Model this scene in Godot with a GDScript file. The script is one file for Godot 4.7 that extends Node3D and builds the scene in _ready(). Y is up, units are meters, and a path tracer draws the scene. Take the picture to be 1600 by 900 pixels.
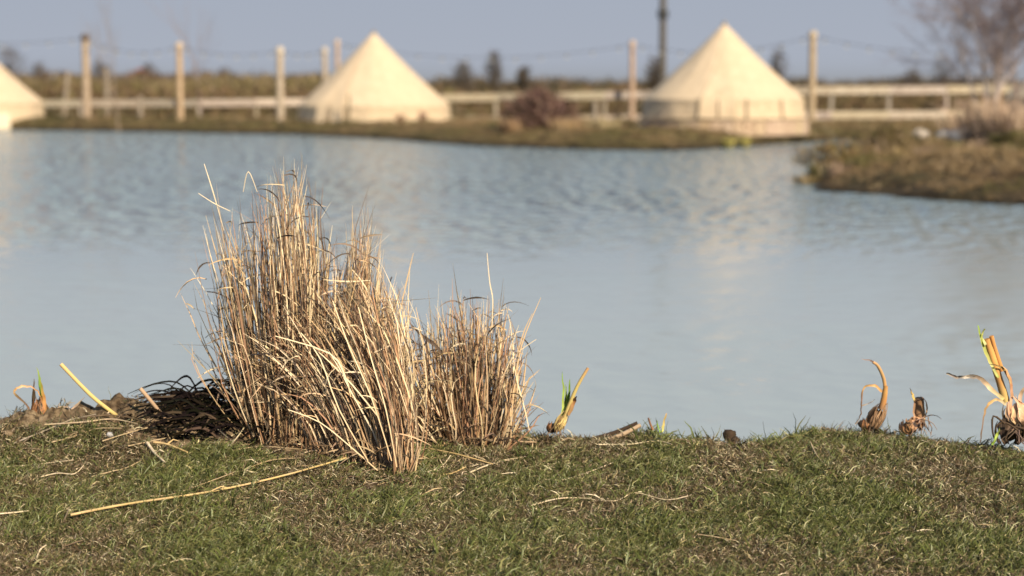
extends Node3D

const F := 3000.0            # focal length in pixels of the 1600 x 900 photograph
const HORIZON := 128.0
const EYE := 1.45
const WATER := -0.30
var pitch := atan((450.0 - HORIZON) / F)
var rng := RandomNumberGenerator.new()
var noise := FastNoiseLite.new()
var taken := {}
var M := {}

# ---------------------------------------------------------------- mesh helper
class Shape:
	var v := PackedVector3Array()
	var n := PackedVector3Array()
	var c := PackedColorArray()
	var ix := PackedInt32Array()

	func mesh() -> ArrayMesh:
		for t in range(0, ix.size(), 3):      # every face turned the way its normals point
			var p := ix[t]
			var q := ix[t + 1]
			var r := ix[t + 2]
			if (v[r] - v[p]).cross(v[q] - v[p]).dot(n[p] + n[q] + n[r]) < 0.0:
				ix[t + 1] = r
				ix[t + 2] = q
		var a := []
		a.resize(Mesh.ARRAY_MAX)
		a[Mesh.ARRAY_VERTEX] = v
		a[Mesh.ARRAY_NORMAL] = n
		a[Mesh.ARRAY_COLOR] = c
		a[Mesh.ARRAY_INDEX] = ix
		var m := ArrayMesh.new()
		m.add_surface_from_arrays(Mesh.PRIMITIVE_TRIANGLES, a)
		return m

	# a leaf: a strip with a crease along its middle
	func ribbon(p: PackedVector3Array, w: PackedFloat32Array, cols: PackedColorArray, ref: Vector3, fold := 0.25, twist := 0.0) -> void:
		var k := p.size()
		var b := v.size()
		for j in k:
			var t := (p[mini(j + 1, k - 1)] - p[maxi(j - 1, 0)]).normalized()
			var s := t.cross(ref)
			if s.length() < 0.05:
				s = t.cross(Vector3(0.3, 0.2, 0.9))
			s = s.normalized()
			if twist != 0.0:
				s = s.rotated(t, twist * j / (k - 1.0))
			var up := s.cross(t)
			var h := w[j] * 0.5
			v.append(p[j] - s * h + up * h * fold)
			v.append(p[j] - up * h * fold)
			v.append(p[j] + s * h + up * h * fold)
			n.append((up + s * fold).normalized())
			n.append(up)
			n.append((up - s * fold).normalized())
			for q in 3:
				c.append(cols[j])
		for j in k - 1:
			var o := b + j * 3
			for q in 2:
				ix.append_array([o + q, o + q + 1, o + q + 3, o + q + 1, o + q + 4, o + q + 3])

	func tube(p: PackedVector3Array, r: PackedFloat32Array, cols: PackedColorArray, sides := 5, cap := true) -> void:
		var k := p.size()
		var b := v.size()
		var u := Vector3.ZERO
		for j in k:
			var t := (p[mini(j + 1, k - 1)] - p[maxi(j - 1, 0)]).normalized()
			if u == Vector3.ZERO:
				u = t.cross(Vector3(0.31, 0.12, 0.94)) if absf(t.dot(Vector3(0.31, 0.12, 0.94))) < 0.9 else t.cross(Vector3.RIGHT)
			u = (u - t * u.dot(t)).normalized()
			var s := t.cross(u)
			for q in sides:
				var a := TAU * q / sides
				var d := u * cos(a) + s * sin(a)
				v.append(p[j] + d * r[j])
				n.append(d)
				c.append(cols[j])
		for j in k - 1:
			for q in sides:
				var o := b + j * sides
				var q2 := (q + 1) % sides
				ix.append_array([o + q, o + q2, o + sides + q, o + q2, o + sides + q2, o + sides + q])
		if cap:
			for e in 2:
				var at: Vector3 = p[0] if e == 0 else p[k - 1]
				var t2 := (p[0] - p[1]).normalized() if e == 0 else (p[k - 1] - p[k - 2]).normalized()
				var ring := b + (k - 1) * sides * e
				var m0 := v.size()
				for q in sides:
					v.append(v[ring + q])
					n.append(t2)
					c.append(c[ring + q] * 0.85)
				v.append(at)
				n.append(t2)
				c.append(c[ring] * 0.85)
				for q in sides:
					ix.append_array([m0 + q, m0 + (q + 1) % sides, m0 + sides])

	# a box with chamfered long edges
	func box(at: Vector3, size: Vector3, col: Color, basis := Basis.IDENTITY, chamfer := 0.08) -> void:
		var h := size * 0.5
		var e := minf(minf(h.x, h.y), h.z) * chamfer * 2.0
		var axes := [Vector3.RIGHT, Vector3.UP, Vector3.BACK]
		for ax in 3:
			for sg in [-1.0, 1.0]:
				var nn: Vector3 = axes[ax] * sg
				var a1: Vector3 = axes[(ax + 1) % 3]
				var a2: Vector3 = axes[(ax + 2) % 3]
				var l1 := h.dot(a1) - e
				var l2 := h.dot(a2) - e
				var hh := h.dot(axes[ax])
				var b := v.size()
				for q in [[-1, -1], [1, -1], [1, 1], [-1, 1]]:
					v.append(at + basis * (nn * hh + a1 * l1 * q[0] + a2 * l2 * q[1]))
					n.append(basis * nn)
					c.append(col)
				ix.append_array([b, b + 1, b + 2, b, b + 2, b + 3])
		for ax in 3:
			for s1 in [-1.0, 1.0]:
				for s2 in [-1.0, 1.0]:
					var a0: Vector3 = axes[ax]
					var a1: Vector3 = axes[(ax + 1) % 3] * s1
					var a2: Vector3 = axes[(ax + 2) % 3] * s2
					var h1 := absf(h.dot(a1))
					var h2 := absf(h.dot(a2))
					var l := h.dot(a0) - e
					var nn := (a1 + a2).normalized()
					var b := v.size()
					for q in [[-1, 0], [1, 0], [1, 1], [-1, 1]]:
						v.append(at + basis * (a0 * l * q[0] + (a1 * (h1 - e) + a2 * h2 if q[1] == 0 else a1 * h1 + a2 * (h2 - e))))
						n.append(basis * nn)
						c.append(col)
					ix.append_array([b, b + 1, b + 2, b, b + 2, b + 3])

	# an uneven lump
	func lump(at: Vector3, size: Vector3, col: Color, col2: Color, f: FastNoiseLite, rough := 0.3, rings := 9, turn := Basis.IDENTITY) -> void:
		var b := v.size()
		var seg := rings * 2
		for i in rings + 1:
			var th := PI * i / rings
			for j in seg:
				var ph := TAU * j / seg
				var d := Vector3(sin(th) * cos(ph), cos(th), sin(th) * sin(ph))
				var g := f.get_noise_3dv(at * 37.0 + d * 1.7) + 0.6 * f.get_noise_3dv(at * 37.0 + d * 6.0)
				v.append(at + turn * (d * size * (1.0 + rough * g)))
				n.append(turn * (d / size).normalized())
				c.append(col.lerp(col2, clampf(0.5 + f.get_noise_3dv(at * 11.0 + d * 3.3) * 1.2, 0, 1)))
		for i in rings:
			for j in seg:
				var o := b + i * seg
				var j2 := (j + 1) % seg
				ix.append_array([o + j, o + j2, o + seg + j, o + j2, o + seg + j2, o + seg + j])

# ---------------------------------------------------------------- scene helpers
func numbered(called: String, parent: Node) -> String:
	var key := str(parent.get_instance_id()) + called
	var k: int = taken.get(key, 0)
	taken[key] = k + 1
	return called if k == 0 else "%s_%03d" % [called, k]

func tag(o: Node, label := "", category := "", group := "", kind := "") -> Node:
	if label: o.set_meta("label", label)
	if category: o.set_meta("category", category)
	if group: o.set_meta("group", group)
	if kind: o.set_meta("kind", kind)
	return o

func thing(called: String, at: Vector3, label: String, category: String, group := "") -> Node3D:
	var o := Node3D.new()
	o.name = numbered(called, self)
	add_child(o, true)
	o.position = at
	tag(o, label, category, group)
	return o

# commits a shape whose points are in the scene's axes; the mesh is moved into its parent's
func put(called: String, s: Shape, mat: Material, parent: Node3D = self, kind := "") -> MeshInstance3D:
	var o := MeshInstance3D.new()
	o.name = numbered(called, parent)
	if parent != self:
		var w := parent.position
		if parent.get_parent() != self:
			w += (parent.get_parent() as Node3D).position
		for j in s.v.size():
			s.v[j] -= w
	o.mesh = s.mesh()
	o.material_override = mat
	parent.add_child(o, true)
	if kind: o.set_meta("kind", kind)
	return o

# where the ray of a pixel of the photograph meets the upright plane d metres away
func at(px: float, py: float, d: float) -> Vector3:
	var r := Vector3((px - 800.0) / F, -(py - 450.0) / F, -1.0).rotated(Vector3.RIGHT, -pitch)
	return Vector3(0, EYE, 0) + r * (d / -r.z)

# where it meets the near bank
func on_bank(px: float, py: float, lift := 0.0) -> Vector3:
	var d := 4.5
	while d < 9.0:
		var p := at(px, py, d)
		if p.y <= bank(p.x, p.z) + lift:
			break
		d += 0.01
	return at(px, py, d)

# where it meets a level
func on_level(px: float, py: float, y: float) -> Vector3:
	var r := Vector3((px - 800.0) / F, -(py - 450.0) / F, -1.0).rotated(Vector3.RIGHT, -pitch)
	return Vector3(0, EYE, 0) + r * ((y - EYE) / r.y)

func table(t: Array, x: float) -> float:
	if x <= t[0][0]: return t[0][1]
	for j in t.size() - 1:
		if x < t[j + 1][0]:
			var f: float = (x - t[j][0]) / (t[j + 1][0] - t[j][0])
			f = f * f * (3.0 - 2.0 * f)
			return lerpf(t[j][1], t[j + 1][1], f)
	return t[-1][1]

const EDGE := [[-3.4, 7.77], [-1.0, 7.97], [-0.2, 7.87], [0.27, 7.77], [0.55, 7.8], [0.9, 7.65], [1.08, 7.73], [1.28, 7.90], [1.5, 7.93], [1.75, 7.69], [2.1, 7.52], [3.4, 7.37]]
func edge(x: float) -> float:
	return table(EDGE, x) + 0.03 * noise.get_noise_2d(x * 9.0, 71.0)

func mound(x: float, z: float) -> float:
	var d := -z
	var a := table([[-3.2, 0.02], [-2.15, 0.06], [-1.95, 0.125], [-1.55, 0.14], [-1.2, 0.14], [-0.95, 0.06], [-0.6, 0.0]], x)
	var e := (d - 7.72) / 0.24
	return a * exp(-e * e) * (1.0 + 0.5 * noise.get_noise_2d(x * 14.0, z * 14.0) + 0.2 * noise.get_noise_2d(x * 50.0, z * 50.0))

func bank(x: float, z: float) -> float:
	var d := -z
	var h := 0.018 * noise.get_noise_2d(x * 2.2, z * 2.2) + 0.012 * noise.get_noise_2d(x * 9.0 + 40.0, z * 9.0)
	h += mound(x, z)
	h -= 0.11 * clampf(7.5 - d, 0.0, 2.2)
	# a hollow beside the small reed clump
	var q := Vector2((x - 0.04) / 0.10, (d - 7.60) / 0.07)
	h -= 0.07 * exp(-q.length_squared())
	var over := d - edge(x)
	if over > -0.12:
		var f := clampf((over + 0.12) / 0.65, 0.0, 1.0)
		h -= 0.6 * f * f * (3.0 - 2.0 * f) * (0.35 + 0.65 * f)
	return h

func pv(a: Array) -> PackedVector3Array:
	return PackedVector3Array(a)

# a smooth line through the points, k steps between two of them
func smooth(p: PackedVector3Array, k := 4) -> PackedVector3Array:
	var o := PackedVector3Array()
	for j in p.size() - 1:
		var a := p[maxi(j - 1, 0)]
		var d := p[mini(j + 2, p.size() - 1)]
		for q in k:
			o.append(p[j].cubic_interpolate(p[j + 1], a, d, q / float(k)))
	o.append(p[p.size() - 1])
	return o

func fill(k: int, a: float, b: float, c := -1.0) -> PackedFloat32Array:
	var o := PackedFloat32Array()
	for j in k:
		var t := j / (k - 1.0)
		if c < 0: o.append(lerpf(a, b, t))
		elif t < 0.5: o.append(lerpf(a, b, t * 2))
		else: o.append(lerpf(b, c, t * 2 - 1))
	return o

func shades(k: int, cols: Array) -> PackedColorArray:
	var o := PackedColorArray()
	for j in k:
		var t: float = j / (k - 1.0) * (cols.size() - 1)
		var q := mini(int(t), cols.size() - 2)
		var a: Color = cols[q]
		o.append(a.lerp(cols[q + 1], t - q))
	return o

func vary(c: Color, a := 0.15) -> Color:
	var f := rng.randf_range(1.0 - a, 1.0 + a)
	return Color(c.r * f * rng.randf_range(0.96, 1.04), c.g * f, c.b * f * rng.randf_range(0.9, 1.1))

func mat(c: Color, rough := 0.8, vertex := false) -> StandardMaterial3D:
	var m := StandardMaterial3D.new()
	m.albedo_color = c
	m.roughness = rough
	m.metallic_specular = 0.3
	m.vertex_color_use_as_albedo = vertex
	m.cull_mode = BaseMaterial3D.CULL_DISABLED
	return m

func noise_tex(freq: float, ramp: Array, size := 512, octaves := 4, sd := 3, normal := false, bump := 4.0) -> NoiseTexture2D:
	var f := FastNoiseLite.new()
	f.seed = sd
	f.frequency = freq
	f.fractal_octaves = octaves
	var t := NoiseTexture2D.new()
	t.width = size
	t.height = size
	t.seamless = true
	t.noise = f
	if normal:
		t.as_normal_map = true
		t.bump_strength = bump
	else:
		var g := Gradient.new()
		g.offsets = PackedFloat32Array([0.2, 0.5, 0.8])
		g.colors = PackedColorArray(ramp)
		t.color_ramp = g
	return t

const STRAW := Color(0.64, 0.475, 0.285)
const PALE := Color(0.80, 0.67, 0.46)
const BROWN := Color(0.27, 0.16, 0.075)
const DARK := Color(0.06, 0.042, 0.028)

func _ready() -> void:
	rng.seed = 20240
	noise.seed = 11
	noise.frequency = 0.35
	noise.fractal_octaves = 3
	# ---------------- camera
	var cam := Camera3D.new()
	cam.name = "camera"
	cam.position = Vector3(0, EYE, 0)
	cam.rotation.x = -pitch
	cam.fov = rad_to_deg(2.0 * atan(450.0 / F))
	cam.near = 0.1
	cam.far = 6000.0
	var ca := CameraAttributesPhysical.new()
	ca.frustum_focal_length = 80.0
	ca.frustum_focus_distance = 7.05
	ca.frustum_near = 0.1
	ca.frustum_far = 6000.0
	ca.exposure_aperture = 2.2
	cam.attributes = ca
	add_child(cam)
	cam.current = true
	# ---------------- sky and sun
	var env := Environment.new()
	env.background_mode = Environment.BG_SKY
	var sm := ProceduralSkyMaterial.new()
	sm.sky_horizon_color = Color(0.583, 0.605, 0.649)
	sm.sky_top_color = Color(0.44, 0.52, 0.62)
	sm.sky_curve = 0.22
	sm.ground_horizon_color = Color(0.5, 0.5, 0.48)
	sm.ground_bottom_color = Color(0.3, 0.29, 0.24)
	sm.sun_angle_max = 20.0
	var sky := Sky.new()
	sky.sky_material = sm
	env.sky = sky
	env.tonemap_mode = Environment.TONE_MAPPER_LINEAR
	env.tonemap_exposure = 1.35
	env.sdfgi_enabled = true
	env.ssao_enabled = true
	env.ssil_enabled = true
	var we := WorldEnvironment.new()
	we.name = "world_environment"
	we.environment = env
	add_child(we)
	var sun := DirectionalLight3D.new()
	sun.name = "sun"
	sun.light_energy = 1.6
	sun.light_color = Color(1.0, 0.92, 0.80)
	sun.light_angular_distance = 0.5
	sun.shadow_enabled = true
	var el := deg_to_rad(33.0)
	var az := deg_to_rad(34.0)
	sun.basis = Basis.looking_at(Vector3(-sin(az) * cos(el), -sin(el), -cos(az) * cos(el)))
	add_child(sun)

	materials()
	near_bank()
	water()
	far_land()
	far_scenery()
	tents()
	fences()
	poles()
	far_plants()
	reed_clumps()
	near_things()
	fallen_stalks()
	lawn()

func materials() -> void:
	M.plant = mat(Color.WHITE, 0.62, true)
	M.plant.metallic_specular = 0.35
	M.leaf = mat(Color.WHITE, 0.5, true)
	M.leaf.backlight_enabled = true
	M.leaf.backlight = Color(0.12, 0.14, 0.04)
	M.grass = mat(Color.WHITE, 0.42, true)
	M.grass.metallic_specular = 0.5
	M.twig = mat(Color.WHITE, 0.9, true)
	var soil := mat(Color.WHITE, 0.95, true)
	soil.albedo_texture = noise_tex(0.02, [Color(0.45, 0.42, 0.4), Color(0.8, 0.78, 0.75), Color(1, 1, 1)], 512, 5, 5)
	soil.normal_enabled = true
	soil.normal_texture = noise_tex(0.03, [], 512, 5, 9, true, 12.0)
	soil.uv1_triplanar = true
	soil.uv1_world_triplanar = true
	soil.uv1_scale = Vector3.ONE * 2.5
	M.soil = soil
	var land := soil.duplicate()
	land.uv1_scale = Vector3.ONE * 0.23
	M.land = land
	var canvas := mat(Color(0.815, 0.745, 0.645), 0.9)
	canvas.albedo_texture = noise_tex(0.012, [Color(0.93, 0.92, 0.90), Color(0.98, 0.98, 0.97), Color(1, 1, 1)], 512, 4, 21)
	canvas.normal_enabled = true
	canvas.normal_texture = noise_tex(0.01, [], 512, 3, 22, true, 3.0)
	canvas.uv1_triplanar = true
	canvas.uv1_scale = Vector3.ONE * 0.5
	M.canvas = canvas
	var wood := mat(Color.WHITE, 0.85, true)
	wood.albedo_texture = noise_tex(0.03, [Color(0.6, 0.56, 0.52), Color(0.85, 0.83, 0.8), Color(1, 1, 1)], 512, 5, 31)
	wood.uv1_triplanar = true
	wood.uv1_scale = Vector3(1.2, 0.35, 1.2)
	M.wood = wood
	M.metal = mat(Color(0.25, 0.26, 0.27), 0.5)
	M.dark = mat(Color(0.12, 0.12, 0.12), 0.6)
	M.rope = mat(Color(0.72, 0.68, 0.58), 0.9)
	M.bulb = mat(Color(0.75, 0.75, 0.72), 0.15)
	M.stone = mat(Color.WHITE, 0.9, true)

# ---------------------------------------------------------------- the near bank
func sheet(x0: float, x1: float, nx: int, z0: float, z1: float, nz: int, height: Callable, colour: Callable) -> Shape:
	var s := Shape.new()
	var hs := PackedFloat32Array()
	hs.resize((nx + 1) * (nz + 1))
	for j in nz + 1:
		var z := lerpf(z0, z1, j / float(nz))
		for i in nx + 1:
			var x := lerpf(x0, x1, i / float(nx))
			var h: float = height.call(x, z)
			hs[j * (nx + 1) + i] = h
			s.v.append(Vector3(x, h, z))
			s.c.append(colour.call(x, z, h))
	var dx := (x1 - x0) / nx
	var dz := (z1 - z0) / nz
	for j in nz + 1:
		for i in nx + 1:
			var a := hs[j * (nx + 1) + maxi(i - 1, 0)]
			var b := hs[j * (nx + 1) + mini(i + 1, nx)]
			var c := hs[maxi(j - 1, 0) * (nx + 1) + i]
			var d := hs[mini(j + 1, nz) * (nx + 1) + i]
			s.n.append(Vector3(-(b - a) / (2 * dx), 1, -(d - c) / (2 * dz)).normalized())
	for j in nz:
		for i in nx:
			var o := j * (nx + 1) + i
			s.ix.append_array([o, o + nx + 1, o + 1, o + 1, o + nx + 1, o + nx + 2])
	return s

func bare(x: float, z: float) -> float:      # 1 where soil shows, 0 where the lawn grows
	var d := -z
	var b := smoothstep(0.02, 0.055, mound(x, z)) * smoothstep(7.52, 7.62, d)
	for q in [[-0.80, 7.6, 0.34, 0.22], [-0.16, 7.68, 0.24, 0.13], [-0.47, 7.05, 0.13, 0.07], [0.05, 7.58, 0.12, 0.09], [-1.25, 7.55, 0.3, 0.13]]:
		var e := Vector2((x - q[0]) / q[2], (d - q[1]) / q[3])
		b = maxf(b, 1.0 - smoothstep(0.75, 1.15, e.length() + 0.3 * noise.get_noise_2d(x * 12, z * 12)))
	return b

func near_bank() -> void:
	var colour := func(x: float, z: float, _h: float) -> Color:
		var g := 0.5 + noise.get_noise_2d(x * 6.0, z * 6.0)
		var soil := Color(0.17, 0.127, 0.082).lerp(Color(0.34, 0.265, 0.175), clampf(g, 0, 1))
		var turf := Color(0.026, 0.022, 0.013).lerp(Color(0.05, 0.04, 0.023), clampf(g, 0, 1))
		return turf.lerp(soil, bare(x, z))
	var s := sheet(-4.2, 4.2, 420, -4.2, -8.6, 260, bank, colour)
	tag(put("ground", s, M.soil), "grassy near bank of the pond", "", "", "structure")
	var low := func(x: float, z: float) -> float:
		return -0.245 if z > -4.3 else (-0.11 * clampf(7.5 + z, 0.0, 2.2) - 0.65 * clampf((-z - 7.4) / 1.2, 0, 1))
	var plain := func(_x: float, _z: float, _h: float) -> Color:
		return Color(0.09, 0.085, 0.04)
	# lawn around and behind the camera
	tag(put("ground", sheet(-60, 60, 30, 50, -4.2, 20, low, plain), M.land), "lawn behind the near bank", "", "", "structure")
	tag(put("ground", sheet(-60, -4.2, 20, -4.2, -8.6, 14, low, plain), M.land), "bank running on to the left", "", "", "structure")
	tag(put("ground", sheet(4.2, 60, 20, -4.2, -8.6, 14, low, plain), M.land), "bank running on to the right", "", "", "structure")

# ---------------------------------------------------------------- water
func water() -> void:
	var w := 1024
	var h := 1536
	var x0 := -32.0
	var x1 := 32.0
	var z0 := -7.0
	var z1 := -76.0
	var f := FastNoiseLite.new()
	f.seed = 4
	f.frequency = 1.0
	f.fractal_octaves = 3
	f.fractal_gain = 0.6
	var g := FastNoiseLite.new()
	g.seed = 9
	g.frequency = 0.12
	g.fractal_octaves = 2
	var hs := PackedFloat32Array()
	hs.resize(w * h)
	for j in h:
		var z := lerpf(z0, z1, j / float(h))
		for i in w:
			var x := lerpf(x0, x1, i / float(w))
			var d := -z + 6.0 * g.get_noise_2d(x, z * 0.5)
			var amp := 0.0022 + 0.078 * smoothstep(15.0, 30.0, d) * (1.0 - 0.6 * smoothstep(3.0, 8.0, x) * (1.0 - smoothstep(20.0, 34.0, d)))
			hs[j * w + i] = amp * (f.get_noise_2d(x * 1.5, z * 2.2) + 2.6 * f.get_noise_2d(x * 3.1 + z * 0.25 + 300.0, z * 0.9) * (0.5 + 1.6 * absf(g.get_noise_2d(x * 1.3, z * 0.8))))
	var px := (x1 - x0) / w
	var pz := absf(z1 - z0) / h
	var data := PackedByteArray()
	data.resize(w * h * 3)
	for j in h:
		var ja := maxi(j - 1, 0) * w
		var jb := mini(j + 1, h - 1) * w
		for i in w:
			var sx := (hs[j * w + mini(i + 1, w - 1)] - hs[j * w + maxi(i - 1, 0)]) / (2.0 * px)
			var sz := (hs[jb + i] - hs[ja + i]) / (2.0 * pz)
			var k := 1.0 / sqrt(1.0 + sx * sx + sz * sz)
			var o := (j * w + i) * 3
			data[o] = int(clampf((-sx * k * 0.5 + 0.5) * 255.0 + 0.5, 0, 255))
			data[o + 1] = int(clampf((-sz * k * 0.5 + 0.5) * 255.0 + 0.5, 0, 255))
			data[o + 2] = int((k * 0.5 + 0.5) * 255.0)
	var img := Image.create_from_data(w, h, false, Image.FORMAT_RGB8, data)
	var m := StandardMaterial3D.new()
	# milky pond water; the far, ruffled part's darker reflection is put into the albedo
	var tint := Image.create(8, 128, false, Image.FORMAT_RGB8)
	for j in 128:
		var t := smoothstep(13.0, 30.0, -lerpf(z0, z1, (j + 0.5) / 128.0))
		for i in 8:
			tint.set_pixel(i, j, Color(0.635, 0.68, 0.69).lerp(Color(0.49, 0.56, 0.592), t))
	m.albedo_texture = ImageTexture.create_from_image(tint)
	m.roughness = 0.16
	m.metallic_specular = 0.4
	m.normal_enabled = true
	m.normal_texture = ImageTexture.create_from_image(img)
	m.normal_scale = 1.0
	var st := SurfaceTool.new()
	st.begin(Mesh.PRIMITIVE_TRIANGLES)
	for q in [[-70.0, z0], [70.0, -80.0], [70.0, z0], [-70.0, z0], [-70.0, -80.0], [70.0, -80.0]]:
		st.set_normal(Vector3.UP)
		st.set_tangent(Plane(1, 0, 0, 1))
		st.set_uv(Vector2((q[0] - x0) / (x1 - x0), (q[1] - z0) / (z1 - z0)))
		st.add_vertex(Vector3(q[0], WATER, q[1]))
	var o := MeshInstance3D.new()
	o.name = "water"
	o.mesh = st.commit()
	o.material_override = m
	add_child(o)
	tag(o, "rippled grey-blue pond water", "", "", "structure")

# ---------------------------------------------------------------- far land
var shore := PackedVector2Array()
func far_height(x: float, z: float) -> float:
	var p := Vector2(x, z)
	var best := 1e9
	for j in shore.size() - 1:
		var q := Geometry2D.get_closest_point_to_segment(p, shore[j], shore[j + 1])
		best = minf(best, q.distance_to(p))
	var inside := Geometry2D.is_point_in_polygon(p, shore)
	var pen := smoothstep(3.0, 7.0, x) * smoothstep(-44.0, -36.0, z)
	if not inside:
		return WATER - 0.1 - minf(best * 0.4, 0.6)
	var e := best + 0.35 * noise.get_noise_2d(x * 1.6, z * 1.6)
	var top := lerpf(0.10, 0.22, pen)
	return WATER - 0.08 + (top - WATER + 0.08) * pow(clampf(e / lerpf(1.9, 2.4, pen), 0, 1), lerpf(0.6, 0.75, pen)) + 0.05 * noise.get_noise_2d(x * 0.9, z * 0.9)

func far_land() -> void:
	rng.seed = 1000
	shore.append(Vector2(-80, -75))
	for q in [[-200, 201], [0, 203], [200, 206], [460, 211], [600, 218], [750, 229], [900, 234], [1060, 236], [1180, 229], [1260, 223], [1330, 219], [1338, 232], [1290, 247], [1258, 268], [1243, 286], [1262, 297], [1400, 309], [1600, 322], [1750, 330]]:
		var p := on_level(q[0], q[1], WATER)
		shore.append(Vector2(p.x, p.z))
	shore.append(Vector2(30, -24))
	shore.append(Vector2(80, -24))
	shore.append(Vector2(80, -120))
	shore.append(Vector2(-80, -120))
	var colour := func(x: float, z: float, h: float) -> Color:
		var g := clampf(0.5 + noise.get_noise_2d(x * 0.8, z * 0.8) * 1.3, 0, 1)
		var c := Color(0.13, 0.115, 0.045).lerp(Color(0.22, 0.165, 0.08), g)
		c = c.lerp(Color(0.16, 0.115, 0.07).lerp(Color(0.10, 0.085, 0.04), g), smoothstep(3.5, 5.0, x) * smoothstep(-44.0, -40.0, z))
		return c.lerp(Color(0.05, 0.04, 0.026), 1.0 - smoothstep(WATER + 0.02, WATER + 0.2, h))  # darker at the waterline: the undercut's shade is put into the colour
	var s := sheet(-40, 30, 280, -24, -78, 220, far_height, colour)
	tag(put("far_bank", s, M.land), "far bank of the pond with its right-hand spit", "", "", "structure")
	var field := func(x: float, z: float, _h: float) -> Color:
		var g := clampf(0.5 + noise.get_noise_2d(x * 0.05, z * 0.05) * 1.4, 0, 1)
		return Color(0.15, 0.145, 0.06).lerp(Color(0.20, 0.165, 0.085), g)
	var flat := func(x: float, z: float) -> float:
		return 0.08 + 0.05 * noise.get_noise_2d(x * 0.3, z * 0.3)
	tag(put("field", sheet(-1200, 1200, 80, -77.9, -2600, 80, flat, field), M.land), "flat fields reaching the horizon", "", "", "structure")
	# rough winter grass on the far bank and the spit
	var kinds := []
	for k in 6:
		var t := Shape.new()
		for b in 16:
			var a := rng.randf() * TAU
			var r := rng.randf() * 0.12
			var p0 := Vector3(cos(a) * r, 0, sin(a) * r)
			var ln := rng.randf_range(0.10, 0.26)
			var lean := Vector3(rng.randfn(0, 0.4), 1, rng.randfn(0, 0.4)).normalized()
			var p1 := p0 + lean * ln * 0.6
			var p2 := p1 + (lean + Vector3(rng.randfn(0, 0.5), -0.3, rng.randfn(0, 0.5))).normalized() * ln * 0.5
			var c := vary([Color(0.23, 0.165, 0.09), Color(0.13, 0.118, 0.05), Color(0.34, 0.255, 0.15)][k % 3], 0.3)
			t.ribbon(pv([p0, p1, p2]), fill(3, 0.018, 0.012, 0.003), shades(3, [c * 0.8, c]), Vector3(cos(a), 0.2, sin(a)), 0.2)
		kinds.append(t.mesh())
	var at_k := [[], [], [], [], [], []]
	var tries := 0
	while tries < 26000:
		tries += 1
		var z := -rng.randf_range(25.0, 74.0)
		var x := rng.randf_range(-0.33, 0.33) * -z
		var h := far_height(x, z)
		if h < WATER + 0.05:
			continue
		var sc := rng.randf_range(0.4, 1.0) * (0.95 if z > -44.0 else 0.8) * (0.55 + 0.45 * smoothstep(-0.2, 0.1, h))
		var g := noise.get_noise_2d(x * 0.7 + 50.0, z * 0.7)
		var k := (rng.randi() % 2) * 3 + (1 if g > 0.1 else (0 if g > -0.15 else (2 if rng.randf() < 0.4 else 0)))
		at_k[k].append(Transform3D(Basis(Vector3.UP, rng.randf() * TAU).scaled(Vector3.ONE * sc), Vector3(x, h - 0.02, z)))
	multi("rough_grass", kinds, at_k, M.plant, "rough tan and olive grass on the far bank and spit", "grass")

func multi(called: String, meshes: Array, places: Array, material: Material, label: String, category: String) -> void:
	var root := thing(called, Vector3.ZERO, label, category)
	root.set_meta("kind", "stuff")
	for k in meshes.size():
		if places[k].is_empty():
			continue
		var mm := MultiMesh.new()
		mm.transform_format = MultiMesh.TRANSFORM_3D
		mm.mesh = meshes[k]
		mm.instance_count = places[k].size()
		for j in places[k].size():
			mm.set_instance_transform(j, places[k][j])
		var o := MultiMeshInstance3D.new()
		o.name = numbered("tuft", root)
		o.multimesh = mm
		o.material_override = material
		o.set_meta("kind", "stuff")
		root.add_child(o, true)

# ---------------------------------------------------------------- trees and scrub
func limb(s: Shape, p: Vector3, dir: Vector3, ln: float, r: float, level: int, c: Color, kids: int, up: float, spread: float, out: Array = []) -> void:
	var bend := Vector3(rng.randfn(0, 0.12), rng.randfn(0, 0.06), rng.randfn(0, 0.12))
	var p1 := p + dir * ln * 0.5
	var d2 := (dir + bend + Vector3(0, up, 0)).normalized()
	var p2 := p1 + d2 * ln * 0.5
	s.tube(pv([p, p1, p2]), fill(3, r, r * 0.8, r * 0.55), shades(3, [c, c]), 5 if r > 0.02 else 3, false)
	if level == 0:
		return
	for k in kids:
		var f := rng.randf_range(0.35, 1.0) if k > 0 else 1.0
		var from := p.lerp(p1, f * 2) if f < 0.5 else p1.lerp(p2, f * 2 - 1)
		var nd := (d2 + Vector3(rng.randfn(0, spread), rng.randfn(0, spread * 0.6) + up, rng.randfn(0, spread))).normalized()
		out.append([from, nd, ln * rng.randf_range(0.55, 0.85), r * 0.58, level - 1])
	if out.size() and level > 0:
		pass

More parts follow.
